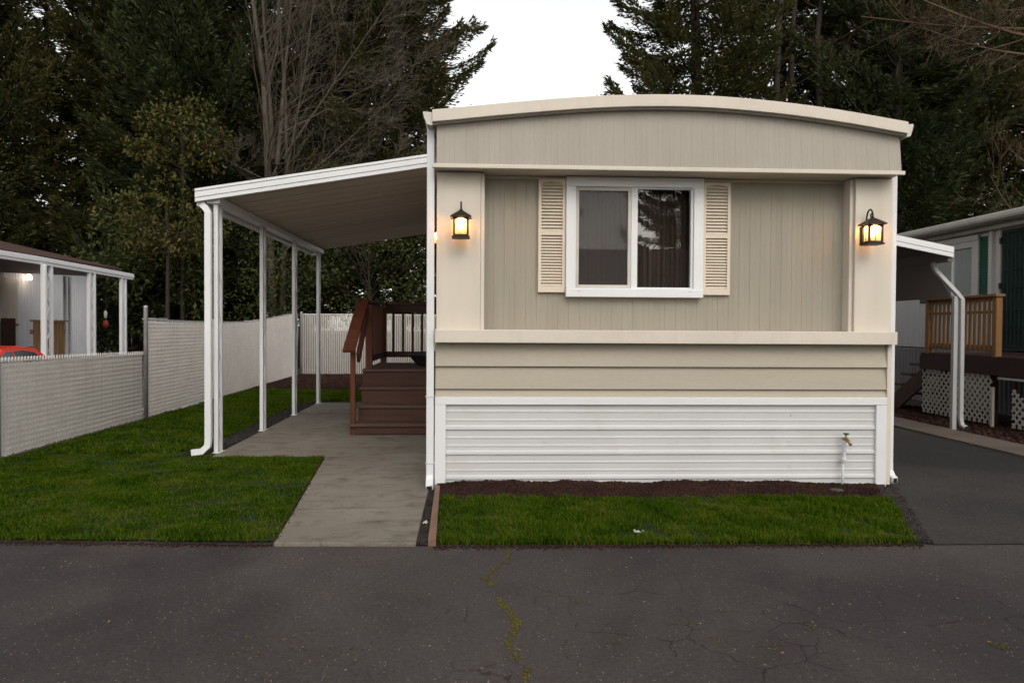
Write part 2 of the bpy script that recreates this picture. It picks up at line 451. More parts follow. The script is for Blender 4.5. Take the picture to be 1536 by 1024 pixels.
def scatter_in(poly, n, rg):
    P = np.array(poly); lo = P.min(0); hi = P.max(0)
    out = []
    got = 0
    while got < n:
        q = rg.uniform(lo, hi, (n*2, 2))
        inside = np.zeros(len(q), bool)
        j = len(P)-1
        for i in range(len(P)):
            c = ((P[i,1] > q[:,1]) != (P[j,1] > q[:,1]))
            xx = (P[j,0]-P[i,0])*(q[:,1]-P[i,1])/((P[j,1]-P[i,1])+1e-12)+P[i,0]
            inside ^= c & (q[:,0] < xx); j = i
        out.append(q[inside]); got += inside.sum()
    return np.concatenate(out)[:n]

def smooth_noise(q, s, seed):
    rg = np.random.default_rng(seed); v = np.zeros(len(q))
    for k in range(7):
        a = rg.uniform(0, 2*np.pi); f = s*rg.uniform(.6, 2.2)
        v += np.sin((q[:,0]*np.cos(a)+q[:,1]*np.sin(a))*f + rg.uniform(0, 6.28))
    return v/3.7

def grass(poly, dens, h, w, seed, z0=.012):
    rg = np.random.default_rng(seed)
    P = np.array(poly)
    area = abs(np.sum(P[:,0]*np.roll(P[:,1],-1)-np.roll(P[:,0],-1)*P[:,1]))/2
    q = scatter_in(poly, int(area*dens), rg)
    nz = smooth_noise(q, 3.5, seed+1); n2 = smooth_noise(q, 14, seed+2)
    keep = rg.uniform(size=len(q)) < np.clip(.74 + .42*n2 + .22*nz, .10, 1)
    q = q[keep]; nz = nz[keep]; n2 = n2[keep]; n = len(q)
    hh = h*rg.uniform(.55, 1.25, n)*(1+.22*nz+.30*n2)
    a = rg.uniform(0, 2*np.pi, n); lean = rg.uniform(.1, 1.0, n)*hh
    b = np.c_[q, np.full(n, z0)]
    sd = np.c_[np.cos(a+1.57), np.sin(a+1.57), np.zeros(n)]*(w*rg.uniform(.6,1.3,n))[:,None]/2
    mid = b + np.c_[np.cos(a)*lean*.3, np.sin(a)*lean*.3, hh*.6]
    tip = b + np.c_[np.cos(a)*lean, np.sin(a)*lean, hh*rg.uniform(.75,1.0,n)]
    V = np.stack([b-sd, b+sd, mid+sd*.8, tip, mid-sd*.8], 1).reshape(-1,3)
    i = np.arange(n)[:,None]*5
    F = i + np.array([[0,1,2,4]]); F2 = i + np.array([[4,2,3,3]])
    # quads for the lower half, a narrow quad tip
    V = np.stack([b-sd, b+sd, mid+sd*.8, mid-sd*.8, tip+sd*.12, tip-sd*.12], 1).reshape(-1,3)
    i = np.arange(n)[:,None]*6
    F = np.concatenate([i+np.array([[0,1,2,3]]), i+np.array([[3,2,4,5]])])
    return V, F

def grass_obj(parts, name):
    Vs = []; Fs = []; k = 0
    for V, F in parts:
        Vs.append(V); Fs.append(F+k); k += len(V)
    o = mesh_np(name, np.concatenate(Vs), np.concatenate(Fs), M['grass'])
    return tag(o, kind='stuff')
lawn_front = [(-4.72,5.02),(-3,4.95),(-1.24,4.85),(-1.55,8.00),(-2.70,8.0),(-2.74,8.15),(-4.72,8.2)]
lawn_side = [(-4.72,8.2),(-2.97,8.2),(-3.05,13.7),(-1.0,13.7),(-1.0,16.4),(-4.70,16.6)]
g1 = grass(lawn_front, 15000, .024, .0045, 11)
g2 = grass(lawn_side, 6000, .034, .008, 12)
o = grass_obj([g1, g2], 'lawn_grass'); tag(o, 'short green lawn between the white slatted fence and the concrete path', 'lawn')
strip = [(-.225,4.79),(2.835,4.75),(3.35,5.98),(-.275,6.05)]
g3 = grass(strip, 21000, .034, .0042, 13, .014)
edge = [(-.22,4.765),(2.83,4.725),(2.87,4.82),(-.22,4.86)]
g4 = grass(edge, 13000, .040, .0045, 14, .004)
o = grass_obj([g3, g4], 'grass_strip'); tag(o, 'narrow strip of lush grass along the road below the white skirting', 'lawn')

# chips / stones : little tilted flat-ish hexahedra
def chips(q, z, size, seed, flatness=.45, elong=1.8):
    rg = np.random.default_rng(seed); n = len(q)
    s = size*rg.uniform(.45, 1.3, n)
    u = rg.normal(size=(n,3)); u[:,2] *= .45; u /= np.linalg.norm(u, axis=1)[:,None]
    t = rg.normal(size=(n,3)); w = np.cross(u, t); w /= np.linalg.norm(w, axis=1)[:,None]
    t = np.cross(w, u)
    c = np.c_[q, z + s*.2]
    A = u*(s*elong/2)[:,None]; Bv = t*(s/2)[:,None]; Cv = w*(s*flatness/2)[:,None]
    V = np.stack([c-A, c+A*.9+Bv*.2, c-Bv, c+Bv*.9, c-Cv, c+Cv], 1).reshape(-1,3)
    T = np.array([[0,2,5],[2,1,5],[1,3,5],[3,0,5],[2,0,4],[1,2,4],[3,1,4],[0,3,4]])
    F = (np.arange(n)[:,None,None]*6 + T[None]).reshape(-1,3)
    return V, F

def mound(poly_x0, poly_x1, y0, y1, zf, nx, ny, mat, name):
    xs = np.linspace(0, 1, nx); ys = np.linspace(0, 1, ny)
    V = []
    for j in ys:
        for i in xs:
            xa = poly_x0[0] + (poly_x0[1]-poly_x0[0])*j; xb = poly_x1[0] + (poly_x1[1]-poly_x1[0])*j
            x = xa + (xb-xa)*i; y = y0 + (y1-y0)*j
            V.append((x, y, zf(x, y, j)))
    F = [(b*nx+a, b*nx+a+1, (b+1)*nx+a+1, (b+1)*nx+a) for b in range(ny-1) for a in range(nx-1)]
    o = MB().add(V, F).build(name, mat, smooth=True)
    return tag(o, kind='structure')
def hz(x, y, j):
    s = math.sin
    n = .35*s(x*3.1+.4)+.3*s(x*7.3+y*5)+.2*s(x*13.7+y*11+1)+.15*s(x*29+y*23)
    k = max(0., min(1., (x-2.0)/1.6))
    return (.012 + .050*(j**.8)*(1-.75*k) + .016*n*(.4+j)*(1-.5*k))
mound((-.27,-.32), (3.27,3.66), 5.98, 6.62, hz, 150, 14, M['mulchbase'], 'mulch_bed')
q = scatter_in([(-.29,6.0),(3.28,5.98),(3.5,6.49),(-.31,6.49)], 16000, rng)
q = q[(q[:,1] > 6.05 + .03*np.sin(q[:,0]*5) - .02*rng.uniform(size=len(q))*2)]
z = np.array([hz(a, b, min(1, max(0,(b-5.98)/.64))) for a, b in q])
V, F = chips(q, z, .016, 21)
o = mesh_np('bark_mulch', V, F, M['mulchchip']); tag(o, 'red brown bark mulch along the foot of the white skirting', 'mulch', kind='stuff')
rear_poly = [(-4.7,16.4),(-1.0,16.3),(-1.0,21.2),(-4.75,21.2)]
flat('mulch_bed', rear_poly, .03, M['mulchbase'])
q = scatter_in(rear_poly, 14000, rng)
V, F = chips(q, np.full(len(q), .03), .045, 22)
o = mesh_np('bark_mulch', V, F, M['mulchchip']); tag(o, 'dark bark mulch bed in front of the back fence', 'mulch', kind='stuff')
# gravel strips
g_left = [(-.362,4.78),(-.29,4.78),(-.30,6.7),(-.38,6.7)]
g_right = [(2.80,4.75),(2.93,4.73),(3.64,6.40),(3.42,6.5),(3.26,5.95)]
g_port = [(-2.98,8.06),(-2.735,8.06),(-2.78,15.6),(-3.07,15.6)]
Vs = []; Fs = []; k = 0
for poly, n, s, sd in ((g_left, 2600, .015, 31), (g_right, 5200, .017, 32), (g_port, 7000, .022, 33)):
    flat('gravel_bed', poly, .004, M['soil'])
    q = scatter_in(poly, n, rng)
    V, F = chips(q, np.full(n, .006), s, sd, .75, 1.25)
    nm = {31: 'dark gravel strip between the path and the brown edging board', 32: 'dark gravel strip between the front grass and the driveway',
          33: 'dark gravel strip beside the four carport posts'}[sd]
    o = mesh_np('gravel', V, F, M['stones']); tag(o, nm, 'gravel', kind='stuff')
ed = MB().prism([(-.285,4.78),(-.235,4.78),(-.285,6.44),(-.325,6.44)], 'z', -.02, .045).build('edging_board', M['edging'], bevel=.004)
tag(ed, 'brown wooden edging board between gravel and the front grass strip', 'edging')

# moss in the road crack and in scattered spots
mp = [(.21,4.70),(.205,4.55),(.19,4.42),(.11,4.30),(.06,4.16),(.10,4.05),(.13,3.95),(.125,3.82),(.15,3.72),(.18,3.63),(.20,3.52),(.185,3.42),(.16,3.33),(.15,3.24),(.19,3.14),(.215,3.05),(.19,2.9)]
pts = []
for (xa, ya), (xb, yb) in zip(mp[:-1], mp[1:]):
    dens = 34 if ya > 4.2 else (95 if ya > 3.35 else 60)
    for _ in range(int(dens*math.hypot(xb-xa, yb-ya)*10/1.5)):
        t = random.random(); pts.append((xa+(xb-xa)*t+random.gauss(0,.011), ya+(yb-ya)*t+random.gauss(0,.016)))
q = np.array(pts); keep = smooth_noise(q, 22, 5) > -.35; q = q[keep]
V, F = chips(q, np.full(len(q), .001), .0085, 41, .6, 1.3)
o = mesh_np('moss', V, F, M['moss']); tag(o, 'yellow green moss growing along the wandering crack in the asphalt', 'moss', kind='stuff')
pts = []
for (cx, cy, n, s) in ((2.28,3.18,26,.018),(1.05,3.30,18,.022),(1.28,3.18,16,.03),(.62,3.28,14,.02),(.52,3.78,12,.015),(1.02,3.52,12,.02),(1.55,3.4,10,.03),
                     (-.85,3.35,26,.12),(-.5,3.25,22,.10),(-1.15,3.3,26,.15),(-.3,3.6,10,.1),(-.62,4.4,12,.06),(-1.5,3.1,20,.2),(-.6,3.02,24,.15),(.4,3.05,14,.15),(1.7,3.2,10,.2)):
    for _ in range(n): pts.append((random.gauss(cx, s), random.gauss(cy, s*1.2)))
V, F = chips(np.array(pts), np.full(len(pts), .002), .009, 42, .5, 1.5)
o = mesh_np('moss', V, F, M['moss']); tag(o, 'scattered dots of moss and seed on the near asphalt', 'moss', kind='stuff')
# soil crumbs along the ragged edges of the grass
pts = [(x, (4.93-(x+3)*.062 if x < -1.2 else 4.745-(x)*.008) - abs(random.gauss(0,.035)) + .02) for x in ([random.uniform(-3.6,-1.25) for _ in range(1500)]+[random.uniform(-.25,2.85) for _ in range(1900)])]
pts += [(-1.24-(y-4.85)*.0985+random.gauss(.0,.012), y) for y in [random.uniform(4.85,8.0) for _ in range(420)]]
q = np.array(pts); V, F = chips(q, np.where((q[:,0] > -1.6) & (q[:,0] < -1.0) & (q[:,1] > 4.84), .022, .001), .011, 46, .6, 1.5)
o = mesh_np('soil_crumbs', V, F, M['mulchchip']); tag(o, 'dark soil crumbs along the ragged edge of the grass and the road', 'soil', kind='stuff')
# litter on paving and road
pts = [(random.uniform(-3.2,3.2), random.uniform(2.9,4.7)) for _ in range(170)] + [(random.uniform(-1.2,-.42), random.uniform(4.85,7.5)) for _ in range(26)]
V, F = chips(np.array(pts), np.array([.002 if p[1] < 4.72 else .024 for p in pts]), .0075, 43, .25, 2.4)
o = mesh_np('leaf_litter', V, F, M['drytan']); tag(o, 'tiny dead leaves and grit lying on the road and path', 'litter', kind='stuff')
q = np.array([(random.gauss(1.06,.022), random.gauss(4.93,.012)) for _ in range(16)])
V, F = chips(q, np.full(len(q), .040), .015, 44, .3, 1.8)
o = mesh_np('petal_scrap', V, F, M['petal']); tag(o, 'small white torn scrap lying on the front grass strip', 'scrap')
q = np.array([(random.gauss(-.335,.008), random.gauss(5.27,.012)) for _ in range(7)])
V, F = chips(q, np.full(len(q), .018), .022, 45, .4, 1.5)
o = mesh_np('fallen_leaf', V, F, M['petal']); tag(o, 'pale crumpled leaf lying on the narrow gravel strip by the path', 'leaf')
MB().lathe([(0,.016),(.05,.016),(.058,.010),(.06,-.02)], (3.02,6.23,.018), 18).build('valve_lid', M['valve'])
tag(bpy.data.objects['valve_lid'], 'small round grey green lid set in the bark mulch', 'lid')

# ------------------------------------------------------------------ the mobile home
home = thing('mobile_home', (1.62, 12.5, 0), 'beige single wide mobile home with curved roof edge and white ribbed skirting facing the road', 'mobile home')
XL, XR = -.325, 3.605
RY = DY + .15
AX = [-.45,-.37,-.07,.47,1.02,1.46,1.80,2.13,2.70,3.27,3.62,3.75]; AZ = [3.112,3.125,3.162,3.222,3.272,3.292,3.294,3.282,3.237,3.163,3.103,3.08]
def arc(x): return float(np.mean([np.interp(x+d, AX, AZ) for d in (-.22,-.11,0,.11,.22)])) + .004
def groove_prof(x0, x1, pitch, phase, depth, w=.006, sub=True):
    pr = [(x0, 0)]
    x = x0 + phase; i = 0
    while x < x1 - w*2:
        d = depth * (1 if i % 2 == 0 or not sub else .45)
        if x - w > x0 + .001: pr += [(x-w, 0), (x-w*.45, d), (x+w*.45, d), (x+w, 0)]
        x += pitch*(.5 if sub else 1); i += 1
    pr.append((x1, 0))
    return pr
def grooved(m, x0, x1, z0, z1, y, pitch=.094, phase=.03, depth=.0027, thick=.03):
    pr = groove_prof(x0, x1, pitch, phase, depth)
    poly = [(x, y+d) for x, d in pr] + [(x1, y+thick), (x0, y+thick)]
    m.prism(poly, 'z', z0, z1)
m = MB()
WX0, WX1, WZ0, WZ1 = .80, 1.96, 1.66, 2.645
pitch = .094
def ph(x0): return (.06 - x0) % pitch
grooved(m, .04, WX0, 1.33, 2.70, RY, pitch, ph(.04))
grooved(m, WX1, 3.30, 1.33, 2.70, RY, pitch, ph(WX1))
grooved(m, WX0, WX1, 1.33, WZ0, RY, pitch, ph(WX0))
grooved(m, WX0, WX1, WZ1, 2.70, RY, pitch, ph(WX0))
m.build('siding_panel', M['siding'], home)
# pilasters
for (a, b) in ((XL, .045), (3.285, XR)):
    B(a, b, DY, RY+.02, 1.33, 2.672).build('pilaster', M['cream'], home, bevel=.004)
B(.046, .078, DY+.012, RY+.01, 1.34, 2.668).build('corner_trim', M['creamtrim'], home, bevel=.003)
B(3.25, 3.284, DY+.03, RY+.01, 1.34, 2.668).build('corner_trim', M['creamtrim'], home, bevel=.003)
# soffit and lip
m = MB().prism([(DY-.145, 2.685), (RY+.03, 2.672), (RY+.03, 2.70), (DY-.145, 2.705)], 'x', XL-.015, XR+.005)
m.build('soffit', M['creamtrim'], home)
m = MB().prism([(DY-.172, 2.672), (DY-.146, 2.668), (DY-.146, 2.702), (DY-.172, 2.706)], 'x', XL-.03, XR+.02)
m.build('drip_edge', M['creamtrim'], home, bevel=.004)
B(.079, 3.249, RY-.012, RY-.001, 2.648, 2.671).build('cove_trim', M['creamtrim'], home)
# fascia panel, leaning out to the bottom
pr = groove_prof(XL+.005, XR-.005, .094, .05, .0016, .006)
m = MB(); n = len(pr)
vs = [(x, DY-.155+d, 2.704) for x, d in pr] + [(x, DY-.112+d, arc(x)-.075) for x, d in pr]
vs += [(x, DY-.02, 2.704) for x, d in pr] + [(x, DY-.02, arc(x)-.075) for x, d in pr]
fs = []
for i in range(n-1):
    fs += [(i, i+1, n+i+1, n+i), (2*n+i+1, 2*n+i, 3*n+i, 3*n+i+1), (n+i, n+i+1, 3*n+i+1, 3*n+i), (i+1, i, 2*n+i, 2*n+i+1)]
fs += [(0, n, 3*n, 2*n), (n-1, 3*n-1, 4*n-1, 2*n-1)]
m.add(vs, fs).build('fascia_panel', M['fascia'], home)
# roof and roof trim
def arc_slab(m, x0, x1, off_top, off_bot, y0, y1, n=24):
    xs = [x0+(x1-x0)*i/n for i in range(n+1)]
    poly = [(x, arc(x)+off_bot) for x in xs] + [(x, arc(x)+off_top) for x in xs[::-1]]
    m.prism(poly, 'y', y0, y1)
m = MB(); arc_slab(m, XL-.03, XR+.022, 0, -.098, DY-.205, DY-.165); m.build('roof_trim', M['creamtrim'], home, bevel=.004)
m = MB(); arc_slab(m, XL-.03, XR+.01, -.088, -.108, DY-.164, DY-.110); m.build('under_trim', M['gutter'], home)
m = MB(); arc_slab(m, XL-.028, XR+.018, -.012, -.07, DY-.163, 19.2); m.build('roof', M['gutter'], home)
# gutters at both eaves
for sx, xe, wd in ((-1, XL-.029, .078), (1, XR+.019, .058)):
    z0 = arc(xe)-.018
    prof = [(xe, z0), (xe+sx*wd*.9, z0+.006), (xe+sx*wd, z0), (xe+sx*wd*.88, z0-.04), (xe+sx*wd*.55, z0-.098), (xe, z0-.104)]
    MB().prism(prof, 'y', DY-.185, 19.1).build('gutter', M['gutter'], home)

# belt board, lap siding
B(XL-.005, XR+.015, DY-.10, RY+.0, 1.236, 1.346).build('belt_board', M['creamtrim'], home, bevel=.005)
m = MB()
for (zt, zb) in ((1.236, 1.038), (1.046, .846), (.854, .775)):
    m.prism([(DY+.012, zt), (DY-.020, zb), (DY-.014, zb-.004), (DY+.05, zb-.002), (DY+.05, zt)], 'x', XL-.005, XR-.03)
m.build('lap_siding', M['lap'], home)
B(XR-.029, XR+.010, DY-.024, DY+.12, .02, 1.235).build('corner_board', M['creamtrim'], home, bevel=.003)
B(XR-.005, XR+.012, DY+.005, DY+.10, 1.347, 2.67).build('corner_board', M['creamtrim'], home, bevel=.003)
# skirting
sk = MB()
prof = []
zt = .712
def row(za, zb):
    h = za-zb
    return [(DY-.004, za), (DY-.004, za-.24*h), (DY-.0075, za-.28*h), (DY-.0075, za-.32*h), (DY-.004, za-.35*h), (DY-.004, za-.56*h),
            (DY-.0070, za-.61*h), (DY-.0070, za-.65*h), (DY-.004, za-.68*h), (DY-.005, za-.80*h), (DY-.016, za-.87*h), (DY-.018, za-.965*h), (DY+.000, za-.985*h)]
for a, b in ((.72,.492), (.492,.282), (.282,.072), (.072,-.14)):
    prof += row(a, b)
poly = prof + [(DY+.04, -.14), (DY+.04, .72)]
sko = sk.prism(poly, 'x', XL+.06, XR-.07).build('skirting', M['skirt'], home)
B(XL-.008, XR-.032, DY-.034, DY+.03, .712, .776).build('top_rail', M['white'], sko, bevel=.004)
for a, b in ((XL-.008, XL+.085), (XR-.125, XR-.031)):
    B(a, b, DY-.033, DY+.03, -.06, .711).build('corner_trim', M['white'], sko, bevel=.004)
m = MB()
for zz in (.60,.38,.17):
    for xx in (.62,1.72,2.75):
        for k in range(2):
            cx = xx+random.uniform(-.05,.05); cz = zz+random.uniform(-.03,.03)
            m.box(cx, cx+.007, DY-.0135, DY-.003, cz, cz+.006)
sc_ = m.build('fixings', M['gutter'], sko); sc_['kind'] = 'stuff'
# body walls, floor (a real dim room behind the window)
m = MB()
m.box(XL+.005, XL+.06, DY+.13, 19, .70, 3.02); m.box(XR-.06, XR-.006, DY+.13, 19, .70, 3.0)
m.box(XL+.061, XR-.061, 18.9, 18.99, .7, 3.0)
m.build('side_wall', M['nwhite'], home)
m = MB(); m.box(XL+.005, XL+.04, DY+.06, 19, -.05, .699); m.box(XR-.05, XR-.008, DY+.125, 19, -.05, .699)
m.build('side_skirting', M['skirt'], home)
m = MB(); m.box(XL+.07, XR-.07, RY+.05, 10.5, .72, .80); m.box(XL+.07, XR-.07, 10.4, 10.5, .81, 2.75); m.box(XL+.07, XR-.07, RY+.05, 10.5, 2.76, 2.80)
m.build('room', M['room'], home)
# window
wf = MB()
fy0, fy1 = RY-.06, RY+.02
X0, X1, Z0, Z1 = .782, 1.982, 1.632, 2.668
wf.box(X0, X0+.085, fy0, fy1, Z0+.075, Z1-.085); wf.box(X1-.085, X1, fy0, fy1, Z0+.075, Z1-.085)
wf.box(X0, X1, fy0, fy1, Z1-.085, Z1); wf.box(X0, X1, fy0-.012, fy1, Z0, Z0+.075)
win = wf.build('window', M['trimw'], home, bevel=.005)
m = MB(); ix0, ix1, iz0, iz1 = X0+.086, X1-.086, Z0+.076, Z1-.086
m.box(1.352, 1.407, fy0+.018, fy1-.005, iz0, iz1)
m.box(1.408, ix1-.022, fy0+.02, fy1-.01, iz0, iz0+.012); m.box(ix1-.020, ix1, fy0+.02, fy1-.01, iz0, iz1)
m.box(1.408, ix1-.022, fy0+.02, fy1-.01, iz1-.012, iz1)
m.build('sash', M['trimw'], win, bevel=.002)
m = MB(); fw = .028; sx1 = 1.351
m.box(ix0, ix0+fw, fy0+.022, fy0+.036, iz0, iz1); m.box(sx1-fw, sx1, fy0+.022, fy0+.036, iz0, iz1)
m.box(ix0+fw, sx1-fw, fy0+.022, fy0+.036, iz0, iz0+fw*1.1); m.box(ix0+fw, sx1-fw, fy0+.022, fy0+.036, iz1-fw*1.1, iz1)
scr = m.build('screen_frame', M['gutter'], win, bevel=.002)
B(ix0+fw, sx1-fw, fy0+.028, fy0+.030, iz0+fw, iz1-fw).build('screen_mesh', M['screen'], win)
B(ix0, 1.352, fy0+.05, fy0+.054, iz0, iz1).build('pane', M['glass'], win)
B(1.407, ix1-.02, fy0+.046, fy0+.050, iz0+.01, iz1-.01).build('pane', M['glass'], win)
def tone_sheet(x0, x1, y, z0, z1, name, n=60):
    pts = [(x0+(x1-x0)*i/n, y+.014*math.sin(i*.9)+.006*math.sin(i*2.3+1)) for i in range(n+1)]
    MB().prism(pts+[(x, yy+.004) for x, yy in pts[::-1]], 'z', z0, z1).build(name, M['browncurtain'], win)
tone_sheet(ix0-.02, 1.37, RY+.10, iz0-.03, iz1+.03, 'curtain'); tone_sheet(1.375, ix1+.02, RY+.10, iz0-.03, iz1+.03, 'curtain')  # added folded sheets that lift the black panes to a dim brown reflection
m = MB()
for xx in (X0+.10, X1-.13): B(xx, xx+.025, fy0-.0155, fy0-.011, Z0+.05, Z0+.056).build('weep_hole', M['gutter'], win)

# shutters with real louvres
def shutter(x0, x1, z0, z1):
    m = MB(); y0, y1 = RY-.034, RY-.001
    st = .026
    m.box(x0, x0+st, y0, y1, z0, z1); m.box(x1-st, x1, y0, y1, z0, z1)
    zm0 = z0+(z1-z0)*.505; zm1 = zm0+.034
    m.box(x0+st, x1-st, y0, y1, z0, z0+.055); m.box(x0+st, x1-st, y0, y1, zm0, zm1)
    # arched top rail
    xa, xb = x0+st, x1-st; n = 8
    top = [(xa, z1), (xb, z1)]
    ar = [(xb-(xb-xa)*i/n, z1-.045+.022*math.sin(math.pi*i/n)) for i in range(n+1)]
    m.prism(top + ar, 'y', y0, y1)
    def lv(za, zb, n):
        p = (zb-za)/n
        for i in range(n):
            z = za+i*p
            m.prism([(y0+.004, z+.002), (y1-.006, z+p*.95), (y1-.003, z+p*.75), (y0+.010, z-.001)], 'x', xa-.004, xb+.004)
    lv(z0+.056, zm0-.001, 17); lv(zm1+.001, z1-.026, 15)
    m.box(xa, xb, y1-.004, y1, z0+.05, z1-.03)
    m.build('shutter', M['shutter'], home)
shutter(.545, .779, 1.672, 2.648); shutter(1.986, 2.228, 1.660, 2.638)
# downspouts of the home
def pipe(name, pts, w, h, mat, parent, up=(0,1,0)):
    return MB().rail(pts, w, h, up).build(name, mat, parent, bevel=.006)
dsp = pipe('downspout', [(-.375,DY-.02,3.03),(-.373,DY-.02,1.5),(-.372,DY-.02,.12),(-.372,DY-.05,.07),(-.368,DY-.15,.035)], .062, .05, M['white'], home)
m = MB()
B(-.41, -.335, DY-.050, DY+.012, .215, .222).build('strap', M['gutter'], dsp); B(-.41, -.335, DY-.050, DY+.012, .775, .785).build('strap', M['gutter'], dsp)
B(-.392,-.348, DY-.1545, DY-.150, .016, .052).build('spout_mouth', M['black'], dsp)
dsp = pipe('downspout', [(XR+.036,DY+.05,2.95),(XR+.036,DY+.05,.22),(XR+.036,DY+.045,.13),(XR+.04,DY+.00,.075),(XR+.042,DY-.045,.06)], .05, .062, M['white'], home)
B(XR+.028,XR+.056, DY-.053, DY-.046, .040, .080).build('spout_mouth', M['black'], dsp)

# ------------------------------------------------------------------ lanterns
def lantern(loc, label, rz=0, group='lit wall lanterns of the mobile home', power=2.9):
    r = thing('wall_lantern', (0,0,0), label, 'lantern', group)
    cy = -.125
    m = MB(); m.box(-.045,.045,-.018,0,.02,.165); m.build('back_plate', M['iron'], r, bevel=.004)
    m = MB()
    m.add([(-.086,cy-.086,.168),(.086,cy-.086,.168),(.086,cy+.086,.168),(-.086,cy+.086,.168),(-.086,cy-.086,.176),(.086,cy-.086,.176),(.086,cy+.086,.176),(-.086,cy+.086,.176),
           (-.018,cy-.018,.226),(.018,cy-.018,.226),(.018,cy+.018,.226),(-.018,cy+.018,.226)],
          [(0,3,2,1),(0,1,5,4),(1,2,6,5),(2,3,7,6),(3,0,4,7),(4,5,9,8),(5,6,10,9),(6,7,11,10),(7,4,8,11),(8,9,10,11)])
    m.lathe([(.013,.224),(.016,.232),(.010,.24),(.0,.243)], (0,cy,0), 10)
    m.build('roof_cap', M['iron'], r)
    m = MB(); s = .056; t = .0075
    m.box(-.073,.073,cy-.073,cy+.073,0,.014); m.box(-.063,.063,cy-.063,cy+.063,.0145,.028)
    for sx in (-1,1):
        for sy in (-1,1):
            m.box(sx*s-t, sx*s+t, cy+sy*s-t, cy+sy*s+t, .028, .168)
    for sgn in (-1,1):       # arched heads and the fine glazing bars of each side
        for k in range(2):
            n = 8; xa, xb = -s+t+.0005, s-t-.0005
            poly = [(xa,.1675),(xb,.1675)] + [(xb-(xb-xa)*i/n, .142+.018*math.sin(math.pi*i/n)**.6) for i in range(n+1)]
            if k == 0: m.prism(poly, 'y', cy+sgn*s-.005, cy+sgn*s+.005)
            else: m.prism([(u+cy, w) for u, w in poly], 'x', sgn*s-.005, sgn*s+.005)
        m.box(-.0016,.0016, cy+sgn*s-.003, cy+sgn*s+.003, .0285, .16); m.box(-s+.0085, s-.0085, cy+sgn*s-.0031, cy+sgn*s+.0031, .098, .1012)
        m.box(sgn*s-.003, sgn*s+.003, cy-.0016, cy+.0016, .0285, .16); m.box(sgn*s-.0031, sgn*s+.0031, cy-s+.0085, cy+s-.0085, .098, .1012)
    m.build('cage', M['iron'], r)
    m = MB()
    for sgn in (-1,1):
        m.box(-s+.0085, s-.0085, cy+sgn*(s-.007)-.001, cy+sgn*(s-.007)+.001, .0285, .166)
        m.box(sgn*(s-.0095)-.001, sgn*(s-.0095)+.001, cy-s+.0085, cy+s-.0085, .0285, .166)
    m.build('glass', M['lampglass'], r)
    m = MB(); m.lathe([(.0,.030),(.012,.030),(.012,.062),(.0,.063)], (0,cy,0), 10); m.build('socket', M['creamtrim'], r)
    m = MB(); m.lathe([(.0,.064),(.010,.068),(.020,.092),(.023,.106),(.018,.122),(.0,.130)], (0,cy,0), 12); m.build('bulb', M['bulb'], r, smooth=True)
    # scrolled arm
    p = [(0,-.010,.15),(0,-.022,.20),(0,-.030,.25),(0,-.045,.285),(0,-.068,.303),(0,-.092,.305),(0,-.115,.29),(0,-.130,.262),(0,-.130,.238),(0,-.122,.226),
         (0,-.108,.228),(0,-.098,.240),(0,-.096,.255),(0,-.103,.266),(0,-.112,.264)]
    MB().tube(p, [.007]*10+[.006,.006,.006,.006,.005], 8).build('arm', M['iron'], r, smooth=True)
    l = bpy.data.lights.new('lantern_light', 'POINT'); l.energy = power; l.color = (1,.52,.23); l.shadow_soft_size = .03
    lo = bpy.data.objects.new('lantern_light', l); C.objects.link(lo); lo.parent = r; lo.location = (0, cy, .145)
    r.location = loc; r.rotation_euler.z = rz
    return r
lantern((-.118, DY, 2.10), 'lit bronze lantern on the cream pilaster beside the white downspout, left of the window')
lantern((3.37, DY, 2.085), 'lit bronze lantern with curled arm on the cream pilaster above the outdoor tap side')
lantern((-.322, 9.25, 2.33), 'lit porch lantern on the side wall under the carport roof, mostly behind the downspout', -math.pi/2)

# garden tap
tap = thing('garden_tap', (3.19, DY, 0), 'brass garden tap on a white standpipe against the white skirting', 'tap')
MB().tube([(3.175,DY-.055,-.05),(3.178,DY-.055,.235)], .011, 10).build('standpipe', M['skirt'], tap, smooth=True)
MB().lathe([(0,.0),(.024,.0),(.026,.025),(.020,.03),(.015,.05),(.015,.17),(.0,.17)], (3.185,DY-.055,.225), 12).build('pipe_sleeve', M['skirt'], tap)
m = MB(); m.tube([(3.195,DY-.03,.42),(3.195,DY-.07,.42),(3.205,DY-.11,.405),(3.212,DY-.125,.375)], [.014,.017,.015,.013], 10)
m.tube([(3.195,DY-.07,.41),(3.195,DY-.072,.465)], [.013,.008], 10); m.build('tap_body', M['brass'], tap, smooth=True)
m = MB(); m.lathe([(0,.0),(.022,.0),(.026,.006),(.022,.012),(0,.012)], (3.195,DY-.072,.463), 10); m.build('tap_handle', M['greenpaint'], tap)

